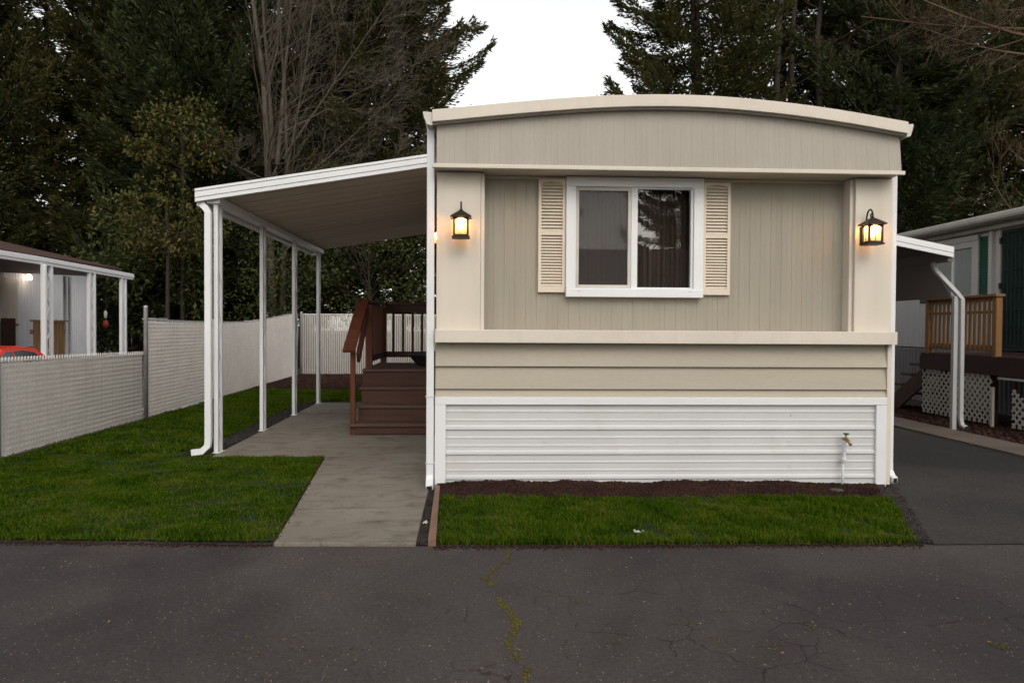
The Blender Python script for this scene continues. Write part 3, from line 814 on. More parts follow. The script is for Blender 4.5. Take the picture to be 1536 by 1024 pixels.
# ------------------------------------------------------------------ left carport
cp = thing('carport', (-2.72, 8.3, .022), 'flat white edged carport roof on four slim white posts left of the home', 'carport')
PX = [(8.18), (9.90), (11.63), (13.40)]
xo, xi = -2.86, -.335
def croof(x): return 2.681 + (x+2.89)*.1654
yf, yb = 8.08, 13.72
m = MB().hexa([(xo,yf+.04,croof(xo)),(xi,yf+.04,croof(xi)),(xi,yb,croof(xi)),(xo,yb,croof(xo)),(xo,yf+.04,croof(xo)+.05),(xi,yf+.04,croof(xi)+.05),(xi,yb,croof(xi)+.05),(xo,yb,croof(xo)+.05)])
y = yf+.30
while y < yb-.1:       # pan ribs run down the slope under the sheet
    m.hexa([(xo+.05,y,croof(xo+.05)-.005),(xi-.01,y,croof(xi-.01)-.005),(xi-.01,y+.02,croof(xi-.01)-.005),(xo+.05,y+.02,croof(xo+.05)-.005),
            (xo+.05,y,croof(xo+.05)-.001),(xi-.01,y,croof(xi-.01)-.001),(xi-.01,y+.02,croof(xi-.01)-.001),(xo+.05,y+.02,croof(xo+.05)-.001)])
    y += .305
m.build('roof_sheet', M['pan'], cp)
m = MB()
def fbar(za, zb, ya, yb2):
    m.hexa([(xo-.03,ya,croof(xo-.03)+za),(xi,ya,croof(xi)+za),(xi,yb2,croof(xi)+za),(xo-.03,yb2,croof(xo-.03)+za),(xo-.03,ya,croof(xo-.03)+zb),(xi,ya,croof(xi)+zb),(xi,yb2,croof(xi)+zb),(xo-.03,yb2,croof(xo-.03)+zb)])
fbar(-.042,-.005,yf,yf+.039); fbar(-.005,.002,yf+.006,yf+.039); fbar(.002,.058,yf-.004,yf+.039); fbar(.058,.064,yf+.005,yf+.039); fbar(.064,.092,yf-.008,yf+.039)
m.build('fascia', M['white'], cp, bevel=.003)
m = MB(); m.box(xo-.006, xo+.05, yf+.045, yb, 2.605, 2.672); m.box(xo-.026, xo-.007, yf+.045, yb, 2.60, 2.755)
m.build('eave_gutter', M['white'], cp, bevel=.004)
B(-2.79,-2.66, yf+.06, yb-.05, 2.635, 2.705).build('eave_beam', M['white'], cp, bevel=.004)
def scroll_post(x, y, z0, z1, parent, w=.17, mat='white'):
    p = MB().box(x-.022, x+.022, y, y+.050, z0+.008, z1).box(x-.018, x+.018, y+w-.036, y+w, z0+.008, z1).box(x-.04, x+.04, y-.012, y+w+.012, z0, z0+.0075).build('post', M[mat], parent, bevel=.003)
    n = int((z1-z0)/.03); pts = []
    for i in range(n+1):
        z = z0+.03+(z1-z0-.06)*i/n
        pts.append((x, y+.004+w/2+math.sin(i*.03*2*math.pi/.42)*(w/2-.052), z))
    MB().rail(pts, .010, .026, (1,0,0)).build('scroll', M[mat], p)
    return p
for yy in PX: scroll_post(-2.712, yy, .022, 2.634, cp)
pipe('downspout', [(-2.835,8.15,2.62),(-2.80,8.14,2.585),(-2.77,8.13,2.54),(-2.768,8.12,.19),(-2.773,8.115,.11),(-2.83,8.10,.055),(-2.93,8.08,.045)], .066, .06, M['white'], cp)
B(-2.954,-2.931, 8.05, 8.11, .015, .075).build('spout_mouth', M['black'], cp)

# ------------------------------------------------------------------ right carport
rc = thing('carport', (6.5, 10.1, 0), 'smaller awning carport with drop panel and one post over the asphalt driveway', 'carport')
def rroof(x): return 2.945 - (x-3.63)*.19
x0, x1, y0, y1 = 3.63, 6.40, 9.98, 15.5
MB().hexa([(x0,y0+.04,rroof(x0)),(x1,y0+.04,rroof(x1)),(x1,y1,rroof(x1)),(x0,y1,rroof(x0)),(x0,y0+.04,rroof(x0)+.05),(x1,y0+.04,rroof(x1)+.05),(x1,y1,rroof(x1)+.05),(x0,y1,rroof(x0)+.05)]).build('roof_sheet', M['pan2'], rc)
m = MB()
for za, zb, d in ((-.085,-.03,0),(-.03,-.024,.006),(-.024,.055,-.004)):
    m.hexa([(x0,y0+d,rroof(x0)+za),(x1,y0+d,rroof(x1)+za),(x1,y0+.039,rroof(x1)+za),(x0,y0+.039,rroof(x0)+za),(x0,y0+d,rroof(x0)+zb),(x1,y0+d,rroof(x1)+zb),(x1,y0+.039,rroof(x1)+zb),(x0,y0+.039,rroof(x0)+zb)])
m.build('fascia', M['white'], rc, bevel=.003)
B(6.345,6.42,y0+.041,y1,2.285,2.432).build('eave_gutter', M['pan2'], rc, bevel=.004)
m = MB().hexa([(6.475,10.14,1.80),(6.500,10.14,1.80),(6.500,y1,1.80),(6.475,y1,1.80),(6.365,10.42,2.283),(6.395,10.42,2.283),(6.395,y1,2.283),(6.365,y1,2.283)])
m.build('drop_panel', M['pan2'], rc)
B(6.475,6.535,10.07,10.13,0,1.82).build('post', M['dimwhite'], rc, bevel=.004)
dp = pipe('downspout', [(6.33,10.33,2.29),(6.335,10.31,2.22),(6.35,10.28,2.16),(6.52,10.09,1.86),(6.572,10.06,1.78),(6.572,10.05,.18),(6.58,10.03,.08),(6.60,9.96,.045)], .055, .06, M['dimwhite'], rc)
B(6.575,6.625,9.93,9.952,.015,.075).build('spout_mouth', M['black'], dp)

# ------------------------------------------------------------------ wooden porch with steps under the left carport
po = thing('wooden_porch', (-.95, 10.6, .022), 'red brown stained wooden porch with steps and railing under the left carport', 'porch')
xa, xb = -1.50, -.33
tops = [.165, .365, .575]
fronts = [9.52, 9.79, 10.07]
zb = .022
for i, (zt, yy) in enumerate(zip(tops, fronts)):
    B(xa-(.05 if i < 2 else .0), xb, yy-.025, yy+.285, zt-.035, zt).build('tread', M['deckgrey'], po, bevel=.005)
    m = MB()
    lo = (zb+.012 if i == 0 else tops[i-1]+.001)
    m.box(xa+.03, xb, yy, yy+.025, lo, zt-.036)
    m.build('riser', M['wood'], po, bevel=.003)
B(xa+.03, xb, 10.35, 10.375, tops[2]+.001, .758).build('riser', M['wood'], po, bevel=.003)
m = MB()
k = 10.325
while k < 12.1:
    m.box(xa, xb, k, k+.135, .760, .795); k += .142
m.build('deck_boards', M['deckgrey'], po, bevel=.004)
B(xa+.0, xa+.028, 10.38, 12.08, .45, .758).build('rim_board', M['wood'], po)
B(xa-.035, xa+.027, 9.545, 9.60, zb, 1.08).build('newel_post', M['woodv'], po, bevel=.005)
m = MB()
for yy in (10.40, 12.05): B(xa+.03, xa+.12, yy, yy+.09, zb, 1.66).build('corner_post', M['woodv'], po, bevel=.005)
MB().rail([(xa-.03,9.40,1.06),(xa-.005,10.45,1.72)], .15, .04).build('handrail', M['woodv'], po, bevel=.006)
MB().rail([(xa+.055,9.60,.97),(xa+.055,10.40,1.55)], .04, .14).build('handrail_side', M['woodv'], po, bevel=.004)
rl = MB(); rl.box(xa+.12, xb, 12.05, 12.09, 1.585, 1.70); rl.box(xa-.0, xb, 12.02, 12.14, 1.702, 1.738)
rl = rl.build('back_railing', M['wood'], po, bevel=.004)
B(xa+.12, xb, 12.05, 12.09, .885, .975).build('bottom_rail', M['wood'], rl, bevel=.004)
k = xa+.21
while k < xb-.02:
    B(k, k+.036, 12.091, 12.125, .90, 1.66).build('baluster', M['woodv'], rl); k += .149
rl = MB(); rl.rail([(xa+.05,10.49,1.70),(xa+.05,12.05,1.715)], .14, .036); rl.box(xa+.06, xa+.10, 10.49, 12.05, .885, .975)
rl = rl.build('side_railing', M['wood'], po, bevel=.004)
k = 10.62
while k < 12.0:
    B(xa+.03, xa+.059, k, k+.036, .90, 1.69).build('baluster', M['woodv'], rl); k += .149
pb = MB().lathe([(0,.0),(.20,.0),(.26,.04),(.34,.15),(.36,.16),(.35,.175),(.20,.20),(.0,.215)], (-.62,11.3,.797), 20).build('planter_bowl', M['plastic'], smooth=True)
tag(pb, 'dark round planter bowl sitting on the brown porch deck', 'planter')

# ------------------------------------------------------------------ chain link fences with slats
def fence(name, p0, p1, za0, za1, label, ztop_fn, posts, slatmat, pitch=.057, barbs=False, cover=.86, wire_r=.0028, sag=None):
    p0 = Vector(p0); p1 = Vector(p1); d = (p1-p0); L = d.length; d.normalize(); nrm = Vector((d.y, -d.x, 0))   # towards the right of travel
    r = thing(name, ((p0.x+p1.x)/2, (p0.y+p1.y)/2, 0), label, 'fence')
    ns = int(L/pitch)
    sl = MB()
    rg = random.Random(len(label))
    for i in range(ns):
        a = p0 + d*(i*pitch + pitch*(1-cover)/2); b = p0 + d*(i*pitch + pitch*(1+cover)/2)
        z0 = .02+rg.uniform(-.012,.012); z1 = ztop_fn(i/ns)-.035+rg.uniform(-.008,.008)
        off = rg.uniform(-.0015,.0015); bw = .003
        A = a+nrm*(off-.004); Bq = b+nrm*(off-.004); Cq = b+nrm*(off+.0); Dq = a+nrm*(off+.0)
        mid = (Cq+Dq)/2+nrm*bw
        sl.add([(A.x,A.y,z0),(Bq.x,Bq.y,z0),(Cq.x,Cq.y,z0),(mid.x,mid.y,z0),(Dq.x,Dq.y,z0),(A.x,A.y,z1),(Bq.x,Bq.y,z1),(Cq.x,Cq.y,z1),(mid.x,mid.y,z1),(Dq.x,Dq.y,z1)],
               [(0,1,6,5),(1,2,7,6),(2,3,8,7),(3,4,9,8),(4,0,5,9),(5,6,7,8,9),(4,3,2,1,0)])
    sl.build('slats', M[slatmat], r)
    wm = MB(); hs = pitch/2
    for i in range(ns+1):
        zt = ztop_fn(i/ns); n = int(zt/hs); pts = []
        for k in range(n+1):
            s = i*pitch + (hs if k % 2 else -hs)*1.0
            q = p0 + d*min(max(s, 0), L) + nrm*(.013 + (.004 if k % 2 else 0))
            pts.append((q.x, q.y, .02+k*hs))
        if len(pts) < 2: continue
        wm.tube(pts, wire_r, 3, False)
        if barbs:
            q = p0 + d*min(i*pitch+hs*.2, L) + nrm*.012
            wm.tube([(q.x, q.y, zt-.03), (q.x+d.x*.008, q.y+d.y*.008, zt+.028)], [.005,.003], 4)
            wm.tube([(q.x, q.y, zt-.03), (q.x-d.x*.012, q.y-d.y*.012, zt+.02)], [.005,.003], 4)
    wm.build('wire_mesh', M['wire'], r)
    n = 24; pts = []
    for k in range(n+1):
        q = p0+d*(L*k/n)-nrm*.014; pts.append((q.x, q.y, ztop_fn(k/n)-.02))
    MB().tube(pts, .018, 8).build('top_rail', M['galv'], r, smooth=True)
    for f, z in posts:
        q = p0+d*(L*f)+nrm*.02
        MB().tube([(q.x,q.y,-.05),(q.x,q.y,z),(q.x,q.y,z+.015),(q.x,q.y,z+.03)], [.03,.03,.034,.012], 10).build('post', M['galv'], r, smooth=True)
    return r
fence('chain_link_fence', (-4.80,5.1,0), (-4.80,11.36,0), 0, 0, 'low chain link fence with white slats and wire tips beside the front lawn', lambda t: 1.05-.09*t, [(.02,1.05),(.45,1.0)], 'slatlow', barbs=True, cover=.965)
def tall(t): return float(np.interp(t, [0,.15,.345,.5,.67,.78,.895,1], [1.47,1.44,1.428,1.455,1.53,1.595,1.67,1.705]))
fence('chain_link_fence', (-4.80,11.40,0), (-4.86,21.3,0), 0, 0, 'tall side fence of white slats with a sagging top edge behind the carport posts', tall, [(.0,1.62)], 'slat', cover=.965)
fence('chain_link_fence', (-4.80,21.35,0), (-.5,21.35,0), 0, 0, 'greyish see through slat fence across the back of the yard', lambda t: 1.70, [(.01,1.72),(.98,1.72)], 'slatfar', cover=.66, pitch=.06, wire_r=.004)
# tarp heap behind the tall fence
m = MB(); nx, ny = 26, 14; vs = []
for j in range(ny):
    for i in range(nx):
        u = i/(nx-1); v = j/(ny-1)
        h = math.sin(math.pi*u)**.7*math.sin(math.pi*v)**.6
        vs.append((-6.5+1.3*v + .05*math.sin(u*19), 15.2+4.6*u, -.3 + 1.76*h + .05*math.sin(u*23+v*9)*h + .04*math.sin(u*41+v*17)*h))
m.add(vs, [(j*nx+i, j*nx+i+1, (j+1)*nx+i+1, (j+1)*nx+i) for j in range(ny-1) for i in range(nx-1)])
tp = m.build('tarp_heap', M['tarp'], smooth=True); tag(tp, 'grey blue tarpaulin heap just showing over the tall white fence', 'tarpaulin')

# ------------------------------------------------------------------ neighbour on the left
LZ = -.35
nl = thing('mobile_home', (-13, 17, LZ), 'pale neighbouring home with brown roof behind the low slatted fence', 'mobile home')
m = MB()
# ribbed end and side walls
pr = []
y = 9.0
while y < 22.7:
    pr += [(-11.0, y), (-11.0, y+.10), (-11.008, y+.105), (-11.008, y+.115)]; y += .12
pr += [(-11.0, 22.75), (-15.0, 22.75), (-15.0, 9.0)]
m.prism(pr, 'z', LZ, 2.95); m.build('wall', M['bluewhite'], nl)
MB().prism([(-8.25,2.62),(-8.25,2.67),(-11,3.29),(-11,3.24)], 'y', 8.8, 18.4).prism([(-10.7,3.0),(-10.7,3.05),(-13,3.38),(-15.5,3.1),(-15.5,3.0),(-13,3.26)], 'y', 18.41, 22.9).build('roof', M['shingleb'], nl)
d = B(-10.99,-10.95,18.0,18.95,LZ+.4,2.45).build('door', M['creamtrim'], nl, bevel=.004)
MB().tube([(-10.94,18.85,1.35),(-10.88,18.85,1.35)], .03, 8).build('handle', M['brass'], d)
B(-10.995,-10.96,16.6,17.9,LZ+.4,2.6).build('doorway', M['black'], nl)
nc = thing('carport', (-8.1, 14.7, LZ), 'white beamed porch carport of the neighbouring home above the red car', 'carport')
m = MB()
for (ya, yb2, za, zb2) in ((9.0,14.55,2.64,2.62),(14.56,18.55,2.63,2.565)):
    m.hexa([(-8.14,ya,za-.15),(-8.06,ya,za-.15),(-8.06,yb2,zb2-.14),(-8.14,yb2,zb2-.14),(-8.14,ya,za-.01),(-8.06,ya,za-.01),(-8.06,yb2,zb2),(-8.14,yb2,zb2)])
    m.hexa([(-8.16,ya,za-.09),(-8.04,ya,za-.09),(-8.04,yb2,zb2-.09),(-8.16,yb2,zb2-.09),(-8.16,ya,za-.02),(-8.04,ya,za-.02),(-8.04,yb2,zb2-.01),(-8.16,yb2,zb2-.01)])
m.build('beam', M['trimw'], nc, bevel=.003)
MB().hexa([(-11.2,9,2.62),(-8.2,9,2.52),(-8.2,18.5,2.47),(-11.2,18.5,2.57),(-11.2,9,2.66),(-8.2,9,2.56),(-8.2,18.5,2.51),(-11.2,18.5,2.61)]).build('roof_sheet', M['pan2'], nc)
def npost(y0, z1, wide):
    m = MB(); m.box(-8.13,-8.07,y0,y0+.085,LZ,z1); m.box(-8.13,-8.07,y0+wide-.06,y0+wide,LZ,z1)
    p = m.build('post', M['trimw'], nc, bevel=.003); pts = []
    for i in range(80):
        pts.append((-8.1, y0+wide/2+math.sin(i*.46)*(wide/2-.085), LZ+.05+(z1-LZ-.1)*i/79))
    MB().rail(pts, .012, .03, (1,0,0)).build('scroll', M['trimw'], p)
npost(14.82,2.48,.30); npost(16.50,2.45,.28); npost(17.97,2.43,.26)
pipe('downspout', [(-8.03,14.72,2.48),(-8.03,14.72,LZ+.05)], .09, .07, M['trimw'], nc)
MB().box(-9.65,-9.60,18.50,18.57,LZ,2.5).box(-9.65,-9.60,18.70,18.76,LZ,2.5).build('post', M['trimw'], nc)
gt = thing('picket_gate', (-9.4, 17.5, LZ), 'brown picket gate on the porch between the neighbour posts', 'gate')
m = MB(); k = 16.85
while k < 18.1:
    m.box(-9.42,-9.39,k,k+.085,LZ+.2,1.42); k += .125
m.build('pickets', M['oldwood'], gt)
for b_ in ((-9.46,-9.421,16.8,18.15,.2,.3),(-9.46,-9.421,16.8,18.15,1.15,1.25),(-9.46,-9.34,16.8,18.17,1.421,1.46)): B(*b_).build('rail', M['oldwood'], gt)
wl = thing('wall_lamp', (-10.95, 19.4, 2.4), 'glowing bare porch lamp on the pale neighbouring wall', 'lamp')
MB().lathe([(0,.0),(.06,.0),(.075,.06),(.05,.13),(0,.15)], (-10.88,19.3,2.44), 12).build('lamp_globe', M['bulbw'], wl, smooth=True)
MB().lathe([(0,.0),(.08,.0),(.09,.03),(.03,.10),(0,.11)], (-10.88,19.3,2.591), 12).build('lamp_cap', M['iron'], wl)
l = bpy.data.lights.new('porch_light', 'POINT'); l.energy = 1.4; l.color = (1,.78,.55); l.shadow_soft_size = .07
lo = bpy.data.objects.new('porch_light', l); C.objects.link(lo); lo.parent = wl; lo.location = (.30, -.1, .06)
hl = thing('hanging_ornament', (-8.2, 17.2, 1.2), 'small red and white ornament hanging behind the end post of the neighbour porch', 'ornament')
MB().lathe([(0,0),(.05,.03),(.07,.10),(.05,.17),(0,.2)], (-8.3,17.68,1.28), 10).build('red_globe', M['darkred2'], hl, smooth=True)
MB().lathe([(0,0),(.03,.02),(.04,.14),(.0,.2)], (-8.3,17.68,1.50), 10).build('pale_tassel', M['nwhite'], hl, smooth=True)
MB().tube([(-8.3,17.68,1.68),(-8.3,17.68,2.47)], .004, 4).build('cord', M['iron'], hl)
pt = thing('porch_chair', (-10.5, 18.2, LZ), 'dark wooden porch chair standing by the neighbour door', 'chair')
B(-10.75,-10.3,17.95,18.45,.55,.60).build('seat', M['wood'], pt)
B(-10.75,-10.70,17.95,18.45,.61,1.5).build('backrest', M['wood'], pt, bevel=.02)
for ax in (-10.73,-10.36):
    for ay in (17.97,18.39): B(ax,ax+.05,ay,ay+.05,LZ,.549).build('leg', M['wood'], pt)
for ay in (17.93,18.47): B(-10.72,-10.3,ay-.03,ay+.03,.80,.84).build('armrest', M['wood'], pt)

# red car (only its roof and windows show above the fence)
car = thing('parked_car', (-7.15, 11.0, LZ), 'red coupe parked behind the low slatted fence, only roof and windows showing', 'car')
side = [(8.95,.28),(8.92,.55),(9.05,.66),(9.75,.80),(10.05,.86),(12.35,.90),(12.95,.88),(13.05,.62),(13.02,.28)]
side = [(y, z+LZ) for y, z in side]
MB().prism(side, 'x', -8.0, -6.3).build('body', M['red'], car, bevel=.05)
gh = [(10.05,.85),(10.72,1.28),(10.95,1.37),(11.35,1.405),(11.75,1.37),(12.45,.89)]
def ins(z): return .04+.20*max(0,(z-.85))/.55
n = len(gh)
vs = [(-8.0+ins(z), y, z+LZ) for y, z in gh] + [(-6.3-ins(z), y, z+LZ) for y, z in gh]
fs = [(i, i+1, n+i+1, n+i) for i in range(n-1)] + [tuple(range(n))[::-1], tuple(range(n, 2*n))]
MB().add(vs, fs).build('cabin', M['red'], car, bevel=.03)
def on_side(y, z): return (-6.3-ins(z)+.007, y, z+LZ)
def win(pl, name):
    a = [on_side(y, z) for y, z in pl]; b = [(x-.012, y, z) for x, y, z in a]; k = len(pl)
    MB().add(a+b, [tuple(range(k)), tuple(range(k, 2*k))[::-1]] + [(i, (i+1) % k, k+(i+1) % k, k+i) for i in range(k)]).build(name, M['glass2'], car)
M['glass2'] = pm('dark_car_glass', (.02,.025,.03), .08, .02, 1, .01, bump=0, spec=.6)
win([(10.28,.92),(10.80,1.255),(11.0,1.325),(11.12,1.33),(11.12,.92)], 'side_window')
win([(11.17,.92),(11.17,1.33),(11.38,1.34),(11.66,1.30),(12.1,.98),(12.0,.92)], 'side_window')
vs = [(-7.9,10.12,.91),(-6.4,10.12,.91),(-6.52,10.66,1.245),(-7.78,10.66,1.245)]
MB().add([(x,y-.02,z+LZ+.012) for x,y,z in vs]+[(x,y,z+LZ-.01) for x,y,z in vs], [(0,1,2,3),(7,6,5,4),(0,4,5,1),(1,5,6,2),(2,6,7,3),(3,7,4,0)]).build('windscreen', M['glass2'], car)
for yy in (9.75,12.25):
    for xx in (-8.02,-6.48):
        w = MB(); w.tube([(xx,yy,LZ+.31),(xx+.2,yy,LZ+.31)], .31, 20); w = w.build('wheel', M['rubber'], car)
        MB().tube([(xx-.006,yy,LZ+.31),(xx+.206,yy,LZ+.31)], .19, 14).build('rim', M['galv'], w)
for xx in (-7.85,-6.65): B(xx,xx+.22,8.90,8.95,LZ+.5,LZ+.62).build('headlight', M['nwhite'], car, bevel=.01)

# ------------------------------------------------------------------ neighbour on the right
nr = thing('mobile_home', (11, 13, 0), 'white neighbouring home with dark roof, gutter and green shutters beside the driveway', 'mobile home')
WXr = 8.8
m = MB(); pr = []
y = 7.0
while y < 18.9:
    pr += [(WXr, y), (WXr, y+.17), (WXr+.010, y+.178), (WXr+.010, y+.192)]; y += .20
pr += [(WXr, 19.0), (13.2, 19.0), (13.2, 7.0)]
m.prism(pr, 'z', 1.02, 3.16); m.build('wall', M['nwhite'], nr)
m = MB(); pr = []
y = 7.0
while y < 18.9:
    pr += [(WXr-.02, y), (WXr-.02, y+.06), (WXr-.045, y+.07), (WXr-.045, y+.10)]; y += .11
pr += [(WXr-.02, 19.0), (13.2, 19.0), (13.2, 7.0)]
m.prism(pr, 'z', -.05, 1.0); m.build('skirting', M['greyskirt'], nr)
MB().prism([(8.42,3.20),(8.42,3.235),(11,3.86),(13.7,3.2),(13.7,3.16),(11,3.78)], 'y', 6.8, 19.2).build('roof', M['shingled'], nr)
MB().prism([(8.43,3.235),(8.34,3.245),(8.325,3.235),(8.34,3.18),(8.37,3.145),(8.43,3.14)], 'y', 6.8, 19.2).build('gutter', M['gutter'], nr)
B(8.44,WXr-.001,6.8,19.2,3.13,3.17).build('soffit', M['nwhite'], nr)
MB().tube([(8.70,6.9,3.09),(8.70,14.3,3.09)], .045, 10).build('conduit', M['gutter'], nr, smooth=True)
# window on the side wall
wy0, wy1, wz0, wz1 = 12.98, 14.45, 1.86, 2.99
wf = MB(); fx0, fx1 = WXr-.05, WXr+.02
wf.box(fx0,fx1,wy0,wy0+.17,wz0,wz1); wf.box(fx0,fx1,wy1-.10,wy1,wz0,wz1); wf.box(fx0,fx1,wy0+.17,wy1-.10,wz1-.17,wz1); wf.box(fx0,fx1,wy0+.17,wy1-.10,wz0,wz0+.12)
wr = wf.build('window', M['nwhite'], nr, bevel=.004)
B(fx0+.005,fx1,13.66,13.72,wz0+.12,wz1-.17).build('mullion', M['trimw'], wr)
B(fx0+.025,fx0+.03,wy0+.17,wy1-.10,wz0+.12,wz1-.17).build('pane', M['glass'], wr)
B(fx0+.042,fx0+.048,wy0+.17,wy1-.10,wz0+.12,wz1-.17).build('curtain', M['curtain'], wr)
B(fx0-.02,fx0-.001,wy0-.02,wy1+.06,wz1-.055,wz1+.035).build('head_trim', M['nwhite'], wr)
def nshut(y0, y1, z0, z1):
    m = MB(); xf = WXr-.04
    m.box(xf, WXr-.001, y0, y0+.02, z0, z1); m.box(xf, WXr-.001, y1-.02, y1, z0, z1)
    m.box(WXr-.012, WXr-.0012, y0+.02, y1-.02, z0, z1)
    k = z0+.02
    while k < z1-.05:
        m.hexa([(xf+.004,y0+.02,k),(xf+.004,y1-.02,k),(WXr-.016,y1-.02,k+.03),(WXr-.016,y0+.02,k+.03),(xf+.004,y0+.02,k+.008),(xf+.004,y1-.02,k+.008),(WXr-.016,y1-.02,k+.042),(WXr-.016,y0+.02,k+.042)])
        k += .045
    m.build('shutter', M['greenpaint'], nr)
nshut(12.72,12.95,1.88,2.98); nshut(14.49,14.72,1.88,2.93)
B(WXr-.06,WXr-.001,12.60,12.69,1.05,3.1).build('trim_board', M['nwhite'], nr)
B(WXr-.03,WXr-.001,12.44,12.52,1.02,3.1).build('trim_board', M['nwhite'], nr)
dr = B(WXr-.045,WXr-.001,11.45,12.38,1.03,3.02).build('door', M['greend'], nr, bevel=.004)
m = MB()
for k in range(9): m.tube([(WXr-.06,11.55+k*.095,1.08),(WXr-.06,11.55+k*.095,2.98)], .008, 6)
for zz in (1.10,1.7,2.35,2.96): m.tube([(WXr-.062,11.5,zz),(WXr-.062,12.34,zz)], .009, 6)
for k in range(8):
    for zz in (1.4,2.03,2.66):
        cy_, r_ = 11.6+k*.095, .04
        m.tube([(WXr-.062, cy_+r_*math.cos(a*.785), zz+r_*math.sin(a*.785)) for a in range(9)], .006, 5)
m.build('security_grille', M['greend'], dr)
m = MB()
for zz in (1.3,2.05,2.8): m.box(WXr-.07,WXr-.046,12.36,12.41,zz,zz+.10)
m.build('hinge', M['iron'], dr)
# porch of the right neighbour
pr_ = thing('wooden_porch', (7.9, 11, 0), 'dark red porch with cedar railing and white lattice across the driveway', 'porch')
B(7.30,8.74,8.6,12.22,.95,.995).build('deck_boards', M['darkred'], pr_, bevel=.004)
B(7.285,7.325,8.6,12.22,.73,.949).build('rim_board', M['darkred'], pr_, bevel=.004)
for yy in (9.0,10.9,12.1):
    B(7.60,7.70,yy,yy+.1,0,.94).build('support_post', M['wood'], pr_)
rl = B(7.26,7.40,10.36,12.16,1.835,1.872).build('railing', M['cedar'], pr_, bevel=.004)
for yy in (10.385,11.99): B(7.285,7.375,yy,yy+.09,.98,1.834).build('railing_post', M['cedar'], rl, bevel=.004)
B(7.31,7.35,10.476,11.989,1.60,1.64).build('mid_rail', M['cedar'], rl); B(7.31,7.35,10.476,11.989,1.775,1.833).build('mid_rail', M['cedar'], rl)
B(7.31,7.35,10.476,11.989,1.06,1.15).build('bottom_rail', M['cedar'], rl)
k = 10.53
while k < 11.95:
    B(7.29,7.309,k,k+.045,1.07,1.80).build('baluster', M['cedar'], rl); k += .105
def lattice(x, y0, y1, zbot, ztop, sp=.115, w=.030):
    """diagonal strips clipped to a rectangle or a slope"""
    m = MB()
    H = 2.2
    def clip(y, z): return y0 <= y <= y1 and zbot(y) <= z <= ztop(y)
    for s in (-1,1):
        k = y0-2
        while k < y1+2:
            st = None; last = None
            for i in range(0, 121):
                z = -.1+i*.012
                y = k+s*z
                if clip(y, z):
                    if st is None: st = (y, z)
                    last = (y, z)
            if st and last and st != last:
                xx = x+(0 if s < 0 else .007)
                m.rail([(xx, st[0], st[1]), (xx, last[0], last[1])], w, .006, (1,0,0))
            k += sp
    return m
lt = lattice(7.31, 10.50, 12.18, lambda y: .02, lambda y: .72).build('lattice_panel', M['lattice'], pr_)
B(7.295,7.33,10.455,10.495,.0,.56).build('lattice_post', M['lattice'], pr_)
lattice(7.36, 8.6, 10.15, lambda y: .02, lambda y: max(.02, min(.62, .62-(10.15-y)*.75))).build('lattice_panel', M['lattice'], pr_)
B(7.30,7.34,8.6,10.36,.68,.71).build('trim_board', M['nwhite'], pr_)
# steps at the far end
for i, (yy, zz) in enumerate(((12.35,.80),(12.62,.62),(12.92,.43),(13.22,.25))):
    B(7.35,8.3,yy-.05,yy+.26,zz-.035,zz).build('tread', M['wood'], pr_)
m = MB().prism([(12.24,.75),(13.45,.05),(13.45,-.02),(13.0,-.02),(12.24,.45)], 'x', 7.36, 7.40); m.build('stringer', M['wood'], pr_)
q = scatter_in([(6.45,7.5),(7.9,7.5),(7.9,14.5),(6.5,14.5)], 5000, rng)
V, F = chips(q, np.full(len(q), -.028), .05, 51)
o = mesh_np('bark_mulch', V, F, M['mulchchip']); tag(o, 'dark mulch bed in front of the neighbour lattice', 'mulch', kind='stuff')
V, F = grass([(6.6,7.3),(7.8,7.3),(7.7,9.2),(6.7,8.9)], 1500, .07, .01, 52, -.02)
o = mesh_np('grass_patch', V, F, M['grass']); tag(o, 'dim patch of grass and weeds below the neighbour porch', 'grass', kind='stuff')


# ------------------------------------------------------------------ trees
def unit(a): return a/np.maximum(np.linalg.norm(a, axis=-1, keepdims=True), 1e-9)
def kites(P, D, L, W, rg, sag=.12, k=.42):
    n = len(P)
    up = rg.normal(size=(n,3))*.55 + np.array([0,0,1.])
    Sd = unit(np.cross(D, up))
    Lc = L[:,None]; Wc = W[:,None]/2
    mid = P + D*Lc*k
    tip = P + D*Lc - np.array([0,0,1.])*Lc*sag
    V = np.stack([P, mid+Sd*Wc, tip, mid-Sd*Wc], 1).reshape(-1,3)
    return V, np.arange(n*4).reshape(-1,4)

def tubes_np(paths, n):
    """paths: list of (points, radii)"""
    m = MB()
    for p, r in paths: m.tube(p, r, n, False)
    return m

